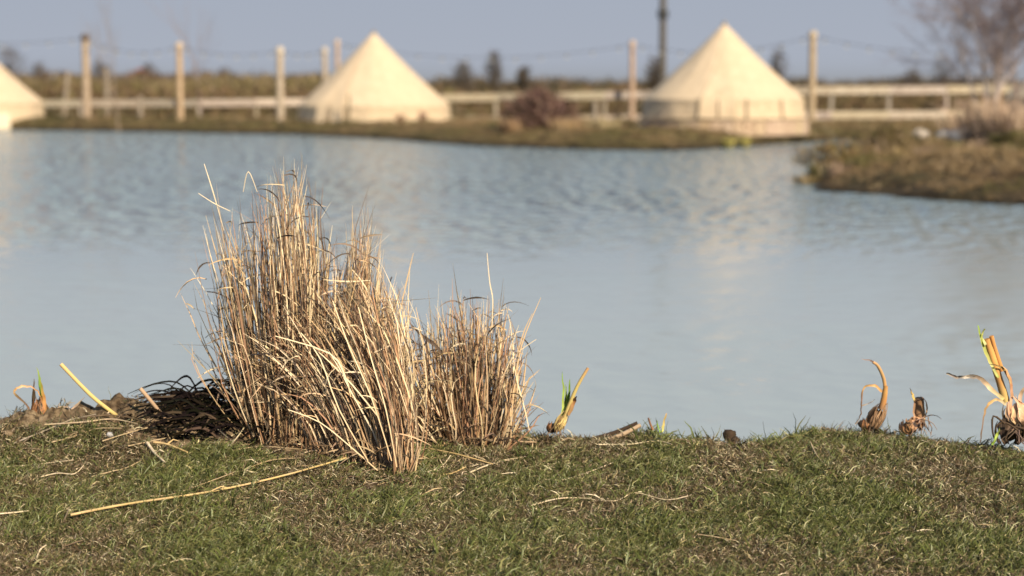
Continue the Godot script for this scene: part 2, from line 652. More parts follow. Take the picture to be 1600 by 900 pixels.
func bare_tree(called: String, base: Vector3, height: float, r: float, levels: int, kids: int, c: Color, twig_c: Color, label: String, lean := Vector3.ZERO, spread := 0.4, stems := 1, category := "tree", group := "", low := 0.42) -> Node3D:
	var root := thing(called, base, label, category, group)
	rng.seed = 500 + int(base.x * 10.0)
	var todo := []
	for k in stems:
		var s := Shape.new()
		var dir := (Vector3(rng.randfn(0, 0.06 + 0.12 * (stems - 1)), 1, rng.randfn(0, 0.06 + 0.1 * (stems - 1))) + lean).normalized()
		limb(s, base - dir * 0.05, dir, height * low, r * (1.0 if k == 0 else 0.7), levels, c, kids + 1, 0.08, spread, todo)
		put("trunk", s, M.twig, root)
	var twigs := Shape.new()
	var first := todo.size()
	var done := 0
	while todo.size():
		var q: Array = todo.pop_front()
		var s := Shape.new() if done < first else twigs
		var cc := c.lerp(twig_c, 1.0 - q[4] / float(levels))
		limb(s, q[0], q[1], q[2], q[3], q[4], cc, kids, 0.06, spread, todo)
		if done < first:
			put("branch", s, M.twig, root)
		done += 1
	if twigs.v.size():
		put("crown", twigs, M.twig, root, "stuff")
	return root

# a dense bush: stems with a cloud of short twigs and small leaves
func bush(called: String, base: Vector3, size: Vector3, count: int, leaf: float, cols: Array, label: String, category := "bush", group := "") -> Node3D:
	var root := thing(called, base, label, category, group)
	var stems := Shape.new()
	var crown := Shape.new()
	for k in 14:
		var a := rng.randf() * TAU
		var q := base + Vector3(cos(a) * size.x * rng.randf() * 0.4, size.y * rng.randf_range(0.5, 0.9), sin(a) * size.z * rng.randf() * 0.4)
		var c: Color = vary(cols[0] * 0.7, 0.2)
		stems.tube(smooth(pv([base + Vector3(cos(a), 0, sin(a)) * size.x * 0.06, base.lerp(q, 0.5) + Vector3(0, 0.1 * size.y, 0), q]), 2), fill(5, size.y * 0.02, size.y * 0.008), shades(5, [c, c]), 4, false)
	for k in count:
		var a := rng.randf() * TAU
		var rr := sqrt(rng.randf())
		var hh := rng.randf()
		var wide := sqrt(maxf(0.02, 1.0 - pow(hh * 2.0 - 0.75, 2) / 1.6))
		var lumpy := 1.0 + 0.35 * noise.get_noise_3d(cos(a) * 6 + base.x, hh * 7, sin(a) * 6)
		var p := base + Vector3(cos(a) * rr * wide * size.x * 0.5 * lumpy, hh * size.y * lumpy, sin(a) * rr * wide * size.z * 0.5 * lumpy)
		var d := (Vector3(cos(a) * 0.5, 0.8, sin(a) * 0.5) + Vector3(rng.randfn(0, 0.5), rng.randfn(0, 0.4), rng.randfn(0, 0.5))).normalized() * leaf * rng.randf_range(0.6, 1.5)
		var c: Color = vary(cols[rng.randi() % cols.size()], 0.25)
		crown.ribbon(pv([p, p + d * 0.5, p + d + Vector3(rng.randfn(0, leaf * 0.2), 0, rng.randfn(0, leaf * 0.2))]), fill(3, leaf * 0.08, leaf * 0.22, leaf * 0.03), shades(3, [c, c]), Vector3(cos(a), 0.3, sin(a)), 0.2)
	put("stem", stems, M.twig, root)
	put("crown", crown, M.plant, root, "stuff")
	return root

func strip(called: String, x0: float, x1: float, d0: float, d1: float, hmin: float, hmax: float, count: int, leaf: float, cols: Array, label: String, category: String, ground := 0.05) -> void:
	var s := Shape.new()
	for k in count:
		var d := rng.randf_range(d0, d1)
		var x := rng.randf_range(x0, x1)
		var top := lerpf(hmin, hmax, clampf(0.5 + noise.get_noise_2d(x * 12.0 / (d1 * 0.15), d * 0.2) * 1.2, 0, 1))
		var p := Vector3(x, ground + top * pow(rng.randf(), 0.8), -d)
		var dd := Vector3(rng.randfn(0, 0.5), rng.randf_range(0.2, 1), rng.randfn(0, 0.5)).normalized() * leaf * rng.randf_range(0.6, 1.6)
		var c: Color = vary(cols[rng.randi() % cols.size()], 0.25)
		s.ribbon(pv([p - dd * 0.5, p, p + dd * 0.6]), fill(3, leaf * 0.1, leaf * 0.25, leaf * 0.05), shades(3, [c, c]), Vector3(rng.randfn(0, 1), 0.3, 1), 0.2)
	var o := put(called, s, M.plant)
	tag(o, label, category, "", "stuff")

func far_scenery() -> void:
	rng.seed = 1001
	strip("scrub", -28, 30, 76.5, 82, 0.9, 1.25, 16000, 0.28, [Color(0.13, 0.085, 0.05), Color(0.17, 0.12, 0.065), Color(0.10, 0.07, 0.04), Color(0.14, 0.12, 0.05)], "dark brown and olive scrub in a band behind the rail fence", "scrub")
	strip("brown_hedge", -50, -15, 158, 164, 1.5, 2.25, 5000, 0.5, [Color(0.13, 0.085, 0.06), Color(0.095, 0.07, 0.05), Color(0.16, 0.12, 0.075)], "brown leafless hedge above the olive thicket, left of the middle tent", "hedge")
	strip("hedgerow", -110, 110, 296, 306, 1.0, 2.1, 9000, 1.0, [Color(0.10, 0.075, 0.055), Color(0.075, 0.07, 0.05), Color(0.13, 0.10, 0.06)], "long low dark hedgerow along the horizon", "hedge")
	strip("olive_thicket", -36, -8, 118, 128, 1.2, 1.75, 6000, 0.45, [Color(0.17, 0.145, 0.065), Color(0.14, 0.11, 0.06), Color(0.2, 0.155, 0.09)], "olive thicket beyond the left part of the fence", "thicket")
	# far trees, each at its own place
	for q in [
		[15, 230, 78, 4.6, "brown bare tree at the left edge of the picture, beyond the left tent"],
		[62, 260, 104, 3.0, "low brown tree right of the left-edge tree on the horizon"],
		[158, 250, 98, 2.6, "dark tree between the two leftmost tall poles on the horizon"],
		[232, 260, 104, 3.0, "dark round tree beside the small red roof"],
		[350, 250, 112, 2.4, "low brown tree right of the second tall pole"],
		[725, 200, 104, 2.6, "dark bush-like tree right of the middle tent, left of a taller one"],
		[772, 210, 88, 2.2, "taller narrow tree right of the middle tent"],
		[818, 200, 110, 1.6, "dark small tree just above the red-brown bush"],
		[1022, 190, 98, 1.8, "dark tree at the foot of the utility pole"],
		[1215, 250, 80, 2.2, "faint thin bare tree just behind the right slope of the larger tent"],
		[1425, 240, 112, 2.6, "low dark tree on the horizon left of the birch"],
		[1472, 240, 100, 3.4, "broad dark tree on the horizon behind the birch"]]:
		var d: float = q[1]
		var b := at(q[0], HORIZON, d)
		b.y = 0.05
		var top := at(q[0], q[2], d)
		bush("tree", b, Vector3(q[3], top.y - b.y, q[3]), 420, 0.5, [Color(0.085, 0.065, 0.05), Color(0.11, 0.085, 0.06), Color(0.07, 0.065, 0.05)], q[4], "tree", "trees on the horizon")
	# a small red-roofed house far off
	var hb := at(222, HORIZON, 270)
	hb.y = 0.05
	var hs := thing("house", hb, "tiny pinkish house with a red roof on the left horizon", "house")
	var wl := Shape.new()
	wl.box(hb + Vector3(0, 1.1, 0), Vector3(3.2, 2.2, 4), Color(0.4, 0.3, 0.26))
	put("wall", wl, M.stone, hs)
	var rf := Shape.new()
	for sg in [-1.0, 1.0]:
		rf.box(hb + Vector3(0.85 * sg, 2.6, 0), Vector3(2.1, 0.12, 4.4), Color(0.42, 0.14, 0.11), Basis(Vector3.BACK, -sg * 0.6))
	put("roof", rf, M.stone, hs)
	# thin saplings
	bare_tree("sapling", grounded(186, 68), 4.6, 0.035, 3, 3, Color(0.25, 0.2, 0.16), Color(0.27, 0.23, 0.21), "thin bare sapling just right of the leftmost tall pole", Vector3.ZERO, 0.3, 1, "tree", "bare saplings")
	bare_tree("sapling", grounded(315, 72), 5.2, 0.03, 3, 3, Color(0.25, 0.18, 0.16), Color(0.29, 0.24, 0.23), "thin bare sapling right of the second tall pole from the left", Vector3.ZERO, 0.22, 1, "tree", "bare saplings")

func grounded(px: float, d: float) -> Vector3:
	var p := at(px, 190, d)
	return Vector3(p.x, far_height(p.x, p.z) if d < 77.0 else 0.08, p.z)

# ---------------------------------------------------------------- bell tents
func make_tent(base: Vector3, radius: float, height: float, wall_h: float, label: String, door_turn: float, wall_poles: Array, deck: float) -> Node3D:
	var root := thing("bell_tent", base, label, "tent", "cream bell tents along the far bank")
	var y0 := base.y + deck
	var seg := 96
	var panels := 16
	var roof := Shape.new()
	var rings := 14
	var white := Color.WHITE
	var reach := 0.972 * radius
	for i in rings + 1:
		var t := i / float(rings)
		var r := 0.05 + (reach - 0.05) * (t - 0.022 * sin(PI * t))
		var y := lerpf(height, wall_h, t)
		for j in seg:
			var a := TAU * j / seg
			var ridge := absf(cos(a * panels * 0.5))
			var rr := r * (1.0 - 0.022 * (1.0 - pow(ridge, 3.0)) * sin(PI * minf(t, 0.95))) + 0.01 * sin(a * 7.0 + t * 9.0) * t
			roof.v.append(Vector3(base.x + cos(a) * rr, y0 + y, base.z + sin(a) * rr))
			roof.n.append(Vector3.UP)
			roof.c.append(white)
	grid_faces(roof, 0, rings, seg)
	put("roof", roof, M.canvas, root)
	var wall := Shape.new()
	for i in 5:
		var t := i / 4.0
		for j in seg:
			var a := TAU * j / seg
			var rr := lerpf(reach - 0.006, radius, t) * (1.0 - 0.012 * absf(sin(a * panels * 0.5))) + 0.012 * sin(a * 23.0) * t
			wall.v.append(Vector3(base.x + cos(a) * rr, y0 + lerpf(wall_h, -0.3 if deck == 0.0 else 0.0, t), base.z + sin(a) * rr))
			wall.n.append(Vector3.UP)
			wall.c.append(white)
	grid_faces(wall, 0, 4, seg)
	put("wall", wall, M.canvas, root)
	# the hem of the roof that hangs over the wall
	var hem := Shape.new()
	for i in 2:
		for j in seg:
			var a := TAU * j / seg
			hem.v.append(Vector3(base.x + cos(a) * (reach + 0.005), y0 + wall_h - i * (0.10 + 0.03 * absf(sin(a * panels))), base.z + sin(a) * (reach + 0.005)))
			hem.n.append(Vector3.UP)
			hem.c.append(white)
	grid_faces(hem, 0, 1, seg)
	put("hem", hem, M.canvas, root)
	var cap := Shape.new()
	var cc := Color(0.55, 0.48, 0.36)
	cap.tube(pv([Vector3(base.x, y0 + height - 0.12, base.z), Vector3(base.x, y0 + height + 0.02, base.z), Vector3(base.x, y0 + height + 0.1, base.z)]), fill(3, 0.1, 0.07, 0.02), shades(3, [cc, cc]), 10)
	put("cap", cap, M.wood, root)
	# door: two canvas flaps on the slope, a little proud of it
	var door := Shape.new()
	for j in 2:
		var pts := PackedVector3Array()
		for i in 7:
			var t := lerpf(0.35, 1.0, i / 6.0)
			var r := 0.06 + (reach - 0.05) * (t - 0.022 * sin(PI * t)) + 0.02
			var a := door_turn + (0.11 if j == 0 else -0.11) * (i / 6.0)
			pts.append(Vector3(base.x + cos(a) * r, y0 + lerpf(height, wall_h, t), base.z + sin(a) * r))
		pts.append(Vector3(base.x + cos(door_turn + (0.12 if j == 0 else -0.12)) * (radius + 0.03), y0 + 0.02, base.z + sin(door_turn + (0.12 if j == 0 else -0.12)) * (radius + 0.03)))
		door.ribbon(pts, fill(8, 0.03, 0.5), shades(8, [white, white]), Vector3(cos(door_turn), 0.6, sin(door_turn)), 0.05)
	put("door", door, M.canvas, root)
	for a0 in wall_poles:
		var a: float = a0
		var wp := Shape.new()
		var d := Vector3(cos(a), 0, sin(a))
		var c := Color(0.50, 0.43, 0.32)
		wp.tube(pv([base + Vector3(0, deck, 0) + d * (radius + 0.04), base + Vector3(0, deck + wall_h + 0.02, 0) + d * (reach + 0.02)]), fill(2, 0.022, 0.022), shades(2, [c, c]), 6)
		put("wall_pole", wp, M.wood, root)
	for j in 14:
		var a := TAU * (j + 0.5) / 14
		var d := Vector3(cos(a), 0, sin(a))
		var foot := base + d * (radius + 1.1)
		foot.y = far_height(foot.x, foot.z) + 0.03
		var g := Shape.new()
		var c := Color.WHITE
		g.tube(pv([base + Vector3(0, deck + wall_h, 0) + d * reach, foot]), fill(2, 0.005, 0.005), shades(2, [c, c]), 4)
		var gr := put("guy_rope", g, M.rope, root)
		var peg := Shape.new()
		peg.tube(pv([foot + Vector3(0, -0.1, 0) - d * 0.04, foot + Vector3(0, 0.06, 0) + d * 0.03]), fill(2, 0.01, 0.014), shades(2, [c, c]), 5)
		put("peg", peg, M.metal, gr)
	return root

func grid_faces(s: Shape, b: int, rings: int, seg: int) -> void:
	for i in rings:
		for j in seg:
			var o := b + i * seg
			var j2 := (j + 1) % seg
			s.ix.append_array([o + j, o + j2, o + seg + j, o + j2, o + seg + j2, o + seg + j])
	var acc := PackedVector3Array()
	acc.resize(s.v.size())
	for t in range(0, s.ix.size(), 3):
		var a := s.ix[t]
		var p := s.ix[t + 1]
		var q := s.ix[t + 2]
		var nn := (s.v[q] - s.v[a]).cross(s.v[p] - s.v[a])
		acc[a] += nn
		acc[p] += nn
		acc[q] += nn
	for j in s.v.size():
		s.n[j] = acc[j].normalized()

func front(px: float, centre: Vector3, radius: float) -> float:    # angle on a tent's wall that shows at px
	var x := (px - 800.0) / F * -centre.z - centre.x
	return TAU - acos(clampf(x / radius, -1, 1)) if false else -acos(clampf(x / radius, -1, 1)) + PI

func tents() -> void:
	rng.seed = 1002
	# angles run from +x towards +z, so the camera's side of a tent is at PI / 2
	var d2 := 57.2
	var b2 := at(1130, 205, d2)
	var t2 := make_tent(b2, 2.44, 2.74, 0.56, "cream bell tent standing on a low pale wooden deck, behind the pond's nearest far shore", 1.75, [1.98, 1.40, 0.92], 0.40)
	var n := 24
	for k in n:
		var a := PI / 2 + (k - n / 2.0 + 0.5) * 0.13
		var p := b2 + Vector3(cos(a) * 2.5, 0.15, sin(a) * 2.5)
		var s := Shape.new()
		s.box(p, Vector3(0.312, 0.44, 0.03), vary(Color(0.74, 0.61, 0.47), 0.08), Basis(Vector3.UP, PI / 2 - a))
		put("deck_board", s, M.wood, t2)
	var dk := Shape.new()
	var ring := PackedVector3Array()
	for j in 40:
		var a := TAU * j / 40
		dk.v.append(b2 + Vector3(cos(a) * 2.56, 0.385, sin(a) * 2.56))
		dk.n.append(Vector3.UP)
		dk.c.append(Color(0.5, 0.4, 0.28))
	dk.v.append(b2 + Vector3(0, 0.385, 0))
	dk.n.append(Vector3.UP)
	dk.c.append(Color(0.5, 0.4, 0.28))
	for j in 40:
		dk.ix.append_array([j, (j + 1) % 40, 40])
	put("deck_top", dk, M.wood, t2)
	make_tent(at(585, 191, 68.0), 2.74, 3.12, 0.60, "cream bell tent with a flared left side, the middle one standing straight on the grass", 2.1, [1.85], 0.0)
	var b0 := at(-51, 188, 73.6)
	var t0 := make_tent(b0, 2.95, 3.35, 0.68, "cream bell tent cut off by the left edge of the picture", 1.2, [], 0.0)
	var fl := Shape.new()
	var lo := at(4, 201, 70.4)
	fl.box(lo + Vector3(-0.05, 0.25, 0), Vector3(0.65, 0.6, 0.4), Color(0.7, 0.62, 0.48), Basis(Vector3.UP, 0.3))
	var step := put("porch_box", fl, M.stone, t0)
	tag(step, "cream box at the foot of the left tent")
	make_tent(at(1697, 186, 57.5), 2.45, 2.74, 0.56, "cream bell tent cut off by the right edge of the picture, behind the birch", 1.9, [], 0.1)

# ---------------------------------------------------------------- fence, poles, lights
func fence(label: String, tops: Array, lower: bool, drop: float) -> void:
	var root := thing("rail_fence", tops[0] * Vector3(1, 0, 1), label, "fence", "pale rail fence behind the tents")
	for j in tops.size():
		var p: Vector3 = tops[j]
		var s := Shape.new()
		var g := far_height(p.x, p.z) if p.z > -77.0 else 0.05
		s.box(Vector3(p.x, (p.y + 0.12 + g - 0.1) * 0.5, p.z - 0.09), Vector3(0.11, p.y + 0.12 - g + 0.1, 0.1), vary(Color(0.52, 0.48, 0.42), 0.12))
		put("post", s, M.wood, root)
	for j in tops.size() - 1:
		var a: Vector3 = tops[j]
		var b: Vector3 = tops[j + 1]
		for q in (2 if lower else 1):
			var s := Shape.new()
			var dr := Vector3(0, -drop * q, 0)
			var x := (b - a).normalized()
			var z := x.cross(Vector3.UP).normalized()
			s.box((a + b) * 0.5 + dr, Vector3((b - a).length() - 0.01, 0.26, 0.04), vary(Color(0.70, 0.65, 0.57), 0.10), Basis(x, z.cross(x), z))
			put("rail", s, M.wood, root)

func along(list: Array) -> Array:
	var o := []
	for q in list:
		o.append(at(q[0], q[1], q[2]))
	return o

func fences() -> void:
	fence("pale single-rail fence between the left tent and the middle tent", along([[-90, 162, 76.5], [30, 162, 76], [125, 161.5, 75], [220, 161, 74], [310, 161, 73], [400, 160, 73], [490, 159, 73.5], [580, 157, 74]]), false, 0)
	fence("pale two-rail fence between the middle tent and the larger tent, passing behind the red-brown bush", along([[690, 153, 70.2], [775, 152, 69.8], [860, 150.5, 69.3], [945, 149, 68.8], [1040, 147.5, 68.3]]), true, 0.84)
	fence("pale two-rail fence right of the larger tent, running behind the birch", along([[1130, 143, 65], [1215, 142, 65], [1300, 141, 65], [1390, 140.5, 65], [1480, 140, 65], [1575, 139, 65], [1670, 138, 65]]), true, 0.84)
	for q in [[106, 112, 76.5, 0.05, "short grey post leaning right, left of the leftmost tall pole"], [166, 106, 76.5, 0.0, "short grey post standing right of the leftmost tall pole"], [219, 150, 71, 0.0, "short pale post in front of the rail, between the first and second tall poles"], [545, 148, 64.8, 0.0, "thin dark post in front of the middle tent"], [1562, 76, 62, 0.0, "orange-brown post behind the birch trunk at the right"], [930, 158, 60, 0.0, "short pale post right of the red-brown bush"]]:
		var top := at(q[0], q[1], q[2])
		var base := Vector3(top.x - q[3] * 4.0, far_height(top.x, top.z) - 0.05, top.z)
		var pst := thing("post", base, q[4], "post")
		var s := Shape.new()
		var c := Color(0.13, 0.12, 0.08) if q[0] == 545 else (Color(0.45, 0.3, 0.19) if q[0] == 1562 else Color(0.42, 0.38, 0.33))
		var r := 0.03 if q[0] == 545 else 0.09
		s.tube(pv([base, base.lerp(top, 0.5), top - Vector3(0, 0.02, 0), top]), PackedFloat32Array([r * 1.05, r, r * 0.97, r * 0.8]), shades(4, [c, c * 1.05]), 9)
		put("shaft", s, M.wood, pst)

func poles() -> void:
	var tops := []
	for q in [[133, 62, 71.5, 0.18, "tall tan wooden pole with a dark cap, leftmost of the tall poles"], [280, 75, 69, 0.14, "tall tan wooden pole between the leftmost sapling and the right sapling"], [437, 82, 67, 0.16, "tall pale wooden pole standing alone left of the middle tent"], [507, 82, 73, 0.13, "pale wooden pole just left of the middle tent's slope, the whiter of two"], [527, 70, 74, 0.11, "grey-tan wooden pole touching the middle tent's left slope"], [988, 72, 68, 0.12, "tall thin tan wooden pole left of the utility pole"], [1270, 58, 64, 0.15, "tall tan wooden pole standing right of the larger tent"]]:
		var top := at(q[0], q[1], q[2])
		var base := Vector3(top.x, far_height(top.x, top.z) - 0.1, top.z)
		var pl := thing("tall_pole", base, q[4], "pole", "tall wooden poles along the far bank")
		var s := Shape.new()
		var c := vary(Color(0.62, 0.50, 0.38), 0.08)
		if q[0] == 437 or q[0] == 507: c = Color(0.62, 0.55, 0.46)
		s.tube(pv([base, base.lerp(top, 0.5), top]), fill(3, q[3] * 0.85, q[3] * 0.8, q[3] * 0.75), shades(3, [c, c * 1.06]), 12)
		put("shaft", s, M.wood, pl)
		var cp := Shape.new()
		cp.tube(pv([top - Vector3(0, 0.02, 0), top + Vector3(0, 0.14, 0), top + Vector3(0, 0.2, 0)]), fill(3, q[3] * 0.95, q[3] * 0.93, q[3] * 0.5), shades(3, [DARK * 2.0, DARK * 2.0] if q[0] == 133 else [c * 0.9, c]), 12)
		put("cap", cp, M.twig, pl)
		tops.append(top + Vector3(0, 0.05, q[3]))
	# strings of unlit bulbs between the poles
	var ends := [[at(-120, 64, 73), tops[0], 0.15, 7, "string of unlit bulbs from the left edge to the leftmost tall pole"], [tops[0], tops[1], 0.35, 7, "string of unlit bulbs between the first and second tall poles"], [tops[1], tops[2], 0.2, 6, "string of unlit bulbs between the second and third tall poles"], [tops[2], tops[3], 0.12, 4, "short string of unlit bulbs just left of the middle tent"], [tops[4], tops[5], 0.5, 12, "long string of unlit bulbs running behind the middle tent towards the utility pole"], [tops[5], tops[6], 0.4, 9, "string of unlit bulbs passing behind the larger tent"], [tops[6], at(1600, 72, 60), 0.35, 9, "string of unlit bulbs from the rightmost tall pole towards the birch"]]
	for e in ends:
		var a: Vector3 = e[0]
		var b: Vector3 = e[1]
		var root := thing("string_light", a, e[4], "string lights", "strings of bulbs between the poles")
		var pts := PackedVector3Array()
		for k in 13:
			var t := k / 12.0
			pts.append(a.lerp(b, t) - Vector3(0, 4.0 * e[2] * t * (1 - t), 0))
		var w := Shape.new()
		w.tube(pts, fill(13, 0.008, 0.008), shades(13, [Color(0.05, 0.05, 0.05), Color(0.05, 0.05, 0.05)]), 4)
		put("wire", w, M.twig, root)
		for k in e[3]:
			var t: float = (k + 0.5) / e[3]
			var p := a.lerp(b, t) - Vector3(0, 4.0 * e[2] * t * (1 - t) + 0.03, 0)
			var bs := Shape.new()
			bs.tube(pv([p + Vector3(0, 0.03, 0), p - Vector3(0, 0.05, 0)]), fill(2, 0.025, 0.025), shades(2, [Color(0.04, 0.04, 0.04), Color(0.04, 0.04, 0.04)]), 6)
			var so := put("socket", bs, M.twig, root)
			var gl := Shape.new()
			gl.tube(pv([p - Vector3(0, 0.05, 0), p - Vector3(0, 0.08, 0), p - Vector3(0, 0.11, 0), p - Vector3(0, 0.135, 0)]), PackedFloat32Array([0.02, 0.04, 0.035, 0.01]), shades(4, [Color.WHITE, Color.WHITE]), 8)
			put("bulb", gl, M.bulb, so)
	# utility pole
	var ub := at(1035, HORIZON, 95)
	ub.y = 0.0
	var up := thing("utility_pole", ub, "tall grey utility pole reaching above the picture, left of the larger tent", "utility pole")
	var s := Shape.new()
	var c := Color(0.17, 0.165, 0.16)
	s.tube(pv([ub, ub + Vector3(0, 4, 0), ub + Vector3(0, 8.5, 0)]), fill(3, 0.19, 0.17, 0.14), shades(3, [c, c]), 12)
	put("shaft", s, M.wood, up)
	var co := Shape.new()
	var cy := at(1035, 22, 95).y
	co.tube(pv([ub + Vector3(0, cy - 0.2, 0), ub + Vector3(0, cy + 0.2, 0)]), fill(2, 0.27, 0.27), shades(2, [c, c]), 12)
	put("collar", co, M.metal, up)
	var ar := Shape.new()
	ar.box(ub + Vector3(0, 7.9, 0.2), Vector3(1.9, 0.12, 0.1), c)
	var arm := put("crossarm", ar, M.wood, up)
	for x in [-0.8, 0.0, 0.8]:
		var iz := Shape.new()
		iz.tube(pv([ub + Vector3(x, 7.96, 0.2), ub + Vector3(x, 8.12, 0.2)]), fill(2, 0.05, 0.035), shades(2, [Color(0.3, 0.2, 0.15), Color(0.3, 0.2, 0.15)]), 8)
		put("insulator", iz, M.stone, arm)

# ---------------------------------------------------------------- plants across the water
func tussock(called: String, base: Vector3, count: int, height: float, radius: float, w: float, cols: Array, label: String, category: String, group := "") -> Node3D:
	var root := thing(called, base, label, category, group)
	var s := Shape.new()
	for k in count:
		var a := rng.randf() * TAU
		var r := sqrt(rng.randf()) * radius
		var p := base + Vector3(cos(a) * r, -0.04, sin(a) * r)
		var d := (Vector3(cos(a) * r / radius * 0.35, 1, sin(a) * r / radius * 0.35) + Vector3(rng.randfn(0, 0.1), 0, rng.randfn(0, 0.1))).normalized()
		var ln := height * rng.randf_range(0.5, 1.0)
		var droop := Vector3(rng.randfn(0, 0.15), -0.12, rng.randfn(0, 0.15)) * ln
		var c: Color = vary(cols[rng.randi() % cols.size()], 0.2)
		s.ribbon(pv([p, p + d * ln * 0.4, p + d * ln * 0.75 + droop * 0.3, p + d * ln + droop]), PackedFloat32Array([w, w, w * 0.8, w * 0.2]), shades(4, [c * 0.88, c]), Vector3(cos(a), 0.2, sin(a)), 0.3)
	put("blades", s, M.plant, root, "stuff")
	return root

func far_plants() -> void:
	rng.seed = 1003
	var bb := grounded(842, 55.5)
	bush("bush", bb, Vector3(2.3, 0.98, 1.6), 1700, 0.2, [Color(0.15, 0.085, 0.07), Color(0.11, 0.065, 0.058), Color(0.21, 0.14, 0.11)], "rounded red-brown leafless bush between the middle tent and the larger tent", "bush")
	tussock("grass_tussock", grounded(800, 54.5), 160, 0.55, 0.3, 0.02, [Color(0.4, 0.28, 0.17), Color(0.33, 0.22, 0.13)], "tan grass tussock at the left foot of the red-brown bush", "grass tussock", "tussocks on the far bank")
	tussock("grass_tussock", grounded(885, 54.0), 220, 0.5, 0.45, 0.02, [Color(0.45, 0.32, 0.19), Color(0.36, 0.26, 0.14)], "tan grass tussock at the right foot of the red-brown bush", "grass tussock", "tussocks on the far bank")
	tussock("grass_tussock", grounded(945, 54.5), 220, 0.45, 0.5, 0.02, [Color(0.45, 0.38, 0.24), Color(0.36, 0.3, 0.17)], "pale tussock left of the larger tent's deck", "grass tussock", "tussocks on the far bank")
	tussock("grass_tussock", grounded(627, 64.6), 70, 0.45, 0.12, 0.02, [Color(0.24, 0.12, 0.08), Color(0.3, 0.17, 0.11)], "small brown tuft before the middle tent's wall, left of a second tuft", "grass tussock", "tussocks on the far bank")
	tussock("grass_tussock", grounded(660, 64.4), 50, 0.55, 0.08, 0.02, [Color(0.27, 0.12, 0.1), Color(0.3, 0.17, 0.13)], "small reddish tuft before the right end of the middle tent's wall", "grass tussock", "tussocks on the far bank")
	for q in [[1138, 218, "yellow-green tuft at the waterline, left of the pair below the larger tent"], [1164, 217, "yellow-green tuft at the waterline, right of the pair below the larger tent"]]:
		var p := on_level(q[0], q[1] + 10, WATER + 0.06)
		tussock("grass_tussock", p, 110, 0.34, 0.14, 0.02, [Color(0.5, 0.44, 0.14), Color(0.4, 0.36, 0.12)], q[2], "grass tussock", "yellow tufts below the larger tent")
	for q in [[1438, 211, 38.0, 0.16], [1480, 213, 37.5, 0.2], [1505, 216, 37.2, 0.24]]:
		var c := at(q[0], q[1], q[2])
		c.y = maxf(far_height(c.x, c.z) + q[3] * 0.45, c.y)
		var s := Shape.new()
		s.lump(c, Vector3(q[3], q[3] * 0.7, q[3] * 0.8), Color(0.62, 0.55, 0.48), Color(0.75, 0.68, 0.6), noise, 0.5, 8)
		var o := put("stone", s, M.stone)
		tag(o, {1438: "whitish stone lying alone on the spit, leftmost of three", 1480: "whitish stone in the middle of three on the spit", 1505: "largest whitish stone on the spit, nearest the dry reeds"}[q[0]], "stone", "pale stones on the spit")
	for q in [[1545, 37.0, 1.2, 560, "pinkish dry reed stand below the birch, left of a taller stand"], [1585, 35.8, 1.05, 620, "tall pinkish dry reed stand at the right edge of the spit"], [1515, 39.0, 0.85, 320, "short pinkish dry reed stand just right of the pale stones"], [1375, 38.5, 0.5, 160, "low grey-brown reed tuft near the tip of the spit, left of the stones"], [1412, 39.5, 0.5, 160, "low grey-brown reed tuft beside the leftmost stone"]]:
		tussock("reed_stand", grounded(q[0], q[1]), q[3], q[2], 0.45, 0.018, [Color(0.62, 0.48, 0.35), Color(0.52, 0.39, 0.29), Color(0.40, 0.30, 0.22)], q[4], "reeds", "dry reeds on the spit")
	var rb := grounded(1590, 33.5)
	bush("low_shrub", rb, Vector3(1.0, 0.28, 0.8), 1500, 0.12, [Color(0.10, 0.10, 0.03), Color(0.14, 0.12, 0.05), Color(0.2, 0.16, 0.09)], "low olive shrub at the right edge of the spit, above the waterline", "shrub", "shrubs on the spit")
	bush("low_shrub", grounded(1395, 36.5), Vector3(1.5, 0.45, 1.0), 900, 0.12, [Color(0.17, 0.13, 0.06), Color(0.14, 0.12, 0.05), Color(0.22, 0.16, 0.09)], "low brown shrub in the middle of the spit", "shrub", "shrubs on the spit")
	bush("low_shrub", grounded(1310, 34.5), Vector3(1.7, 0.38, 1.0), 900, 0.12, [Color(0.2, 0.15, 0.07), Color(0.14, 0.12, 0.05), Color(0.25, 0.17, 0.09)], "low ochre shrub at the tip of the spit", "shrub", "shrubs on the spit")
	var spots := [[1262, 33.2], [1283, 33.8], [1305, 33.0], [1330, 35.2], [1348, 33.4], [1368, 36.0], [1400, 34.5], [1428, 36.2], [1455, 34.0], [1470, 37.0], [1498, 34.6], [1530, 33.6], [1556, 34.4], [1580, 32.6]]
	for j in spots.size():
		var q: Array = spots[j]
		tussock("grass_tussock", grounded(q[0], q[1]), 90, rng.randf_range(0.2, 0.42), rng.randf_range(0.14, 0.3), 0.016, [[Color(0.34, 0.26, 0.13), Color(0.26, 0.2, 0.1)], [Color(0.16, 0.15, 0.06), Color(0.12, 0.11, 0.05)], [Color(0.36, 0.27, 0.2), Color(0.25, 0.18, 0.13)]][j % 3], "rough grass tussock on the spit across the water", "grass tussock", "tussocks on the spit")
	# birch
	bare_tree("birch_tree", grounded(1548, 44), 6.6, 0.055, 5, 4, Color(0.45, 0.40, 0.38), Color(0.20, 0.155, 0.16), "bare birch with a pale leaning trunk and purplish twigs at the right edge", Vector3(-0.18, 0, 0.05), 0.55, 3, "tree", "", 0.25)
	bare_tree("bare_tree", grounded(1600, 46), 6.4, 0.04, 4, 4, Color(0.26, 0.20, 0.18), Color(0.24, 0.19, 0.19), "bare brown tree behind the birch, cut by the right edge", Vector3(-0.03, 0, 0), 0.5, 2, "tree", "", 0.3)

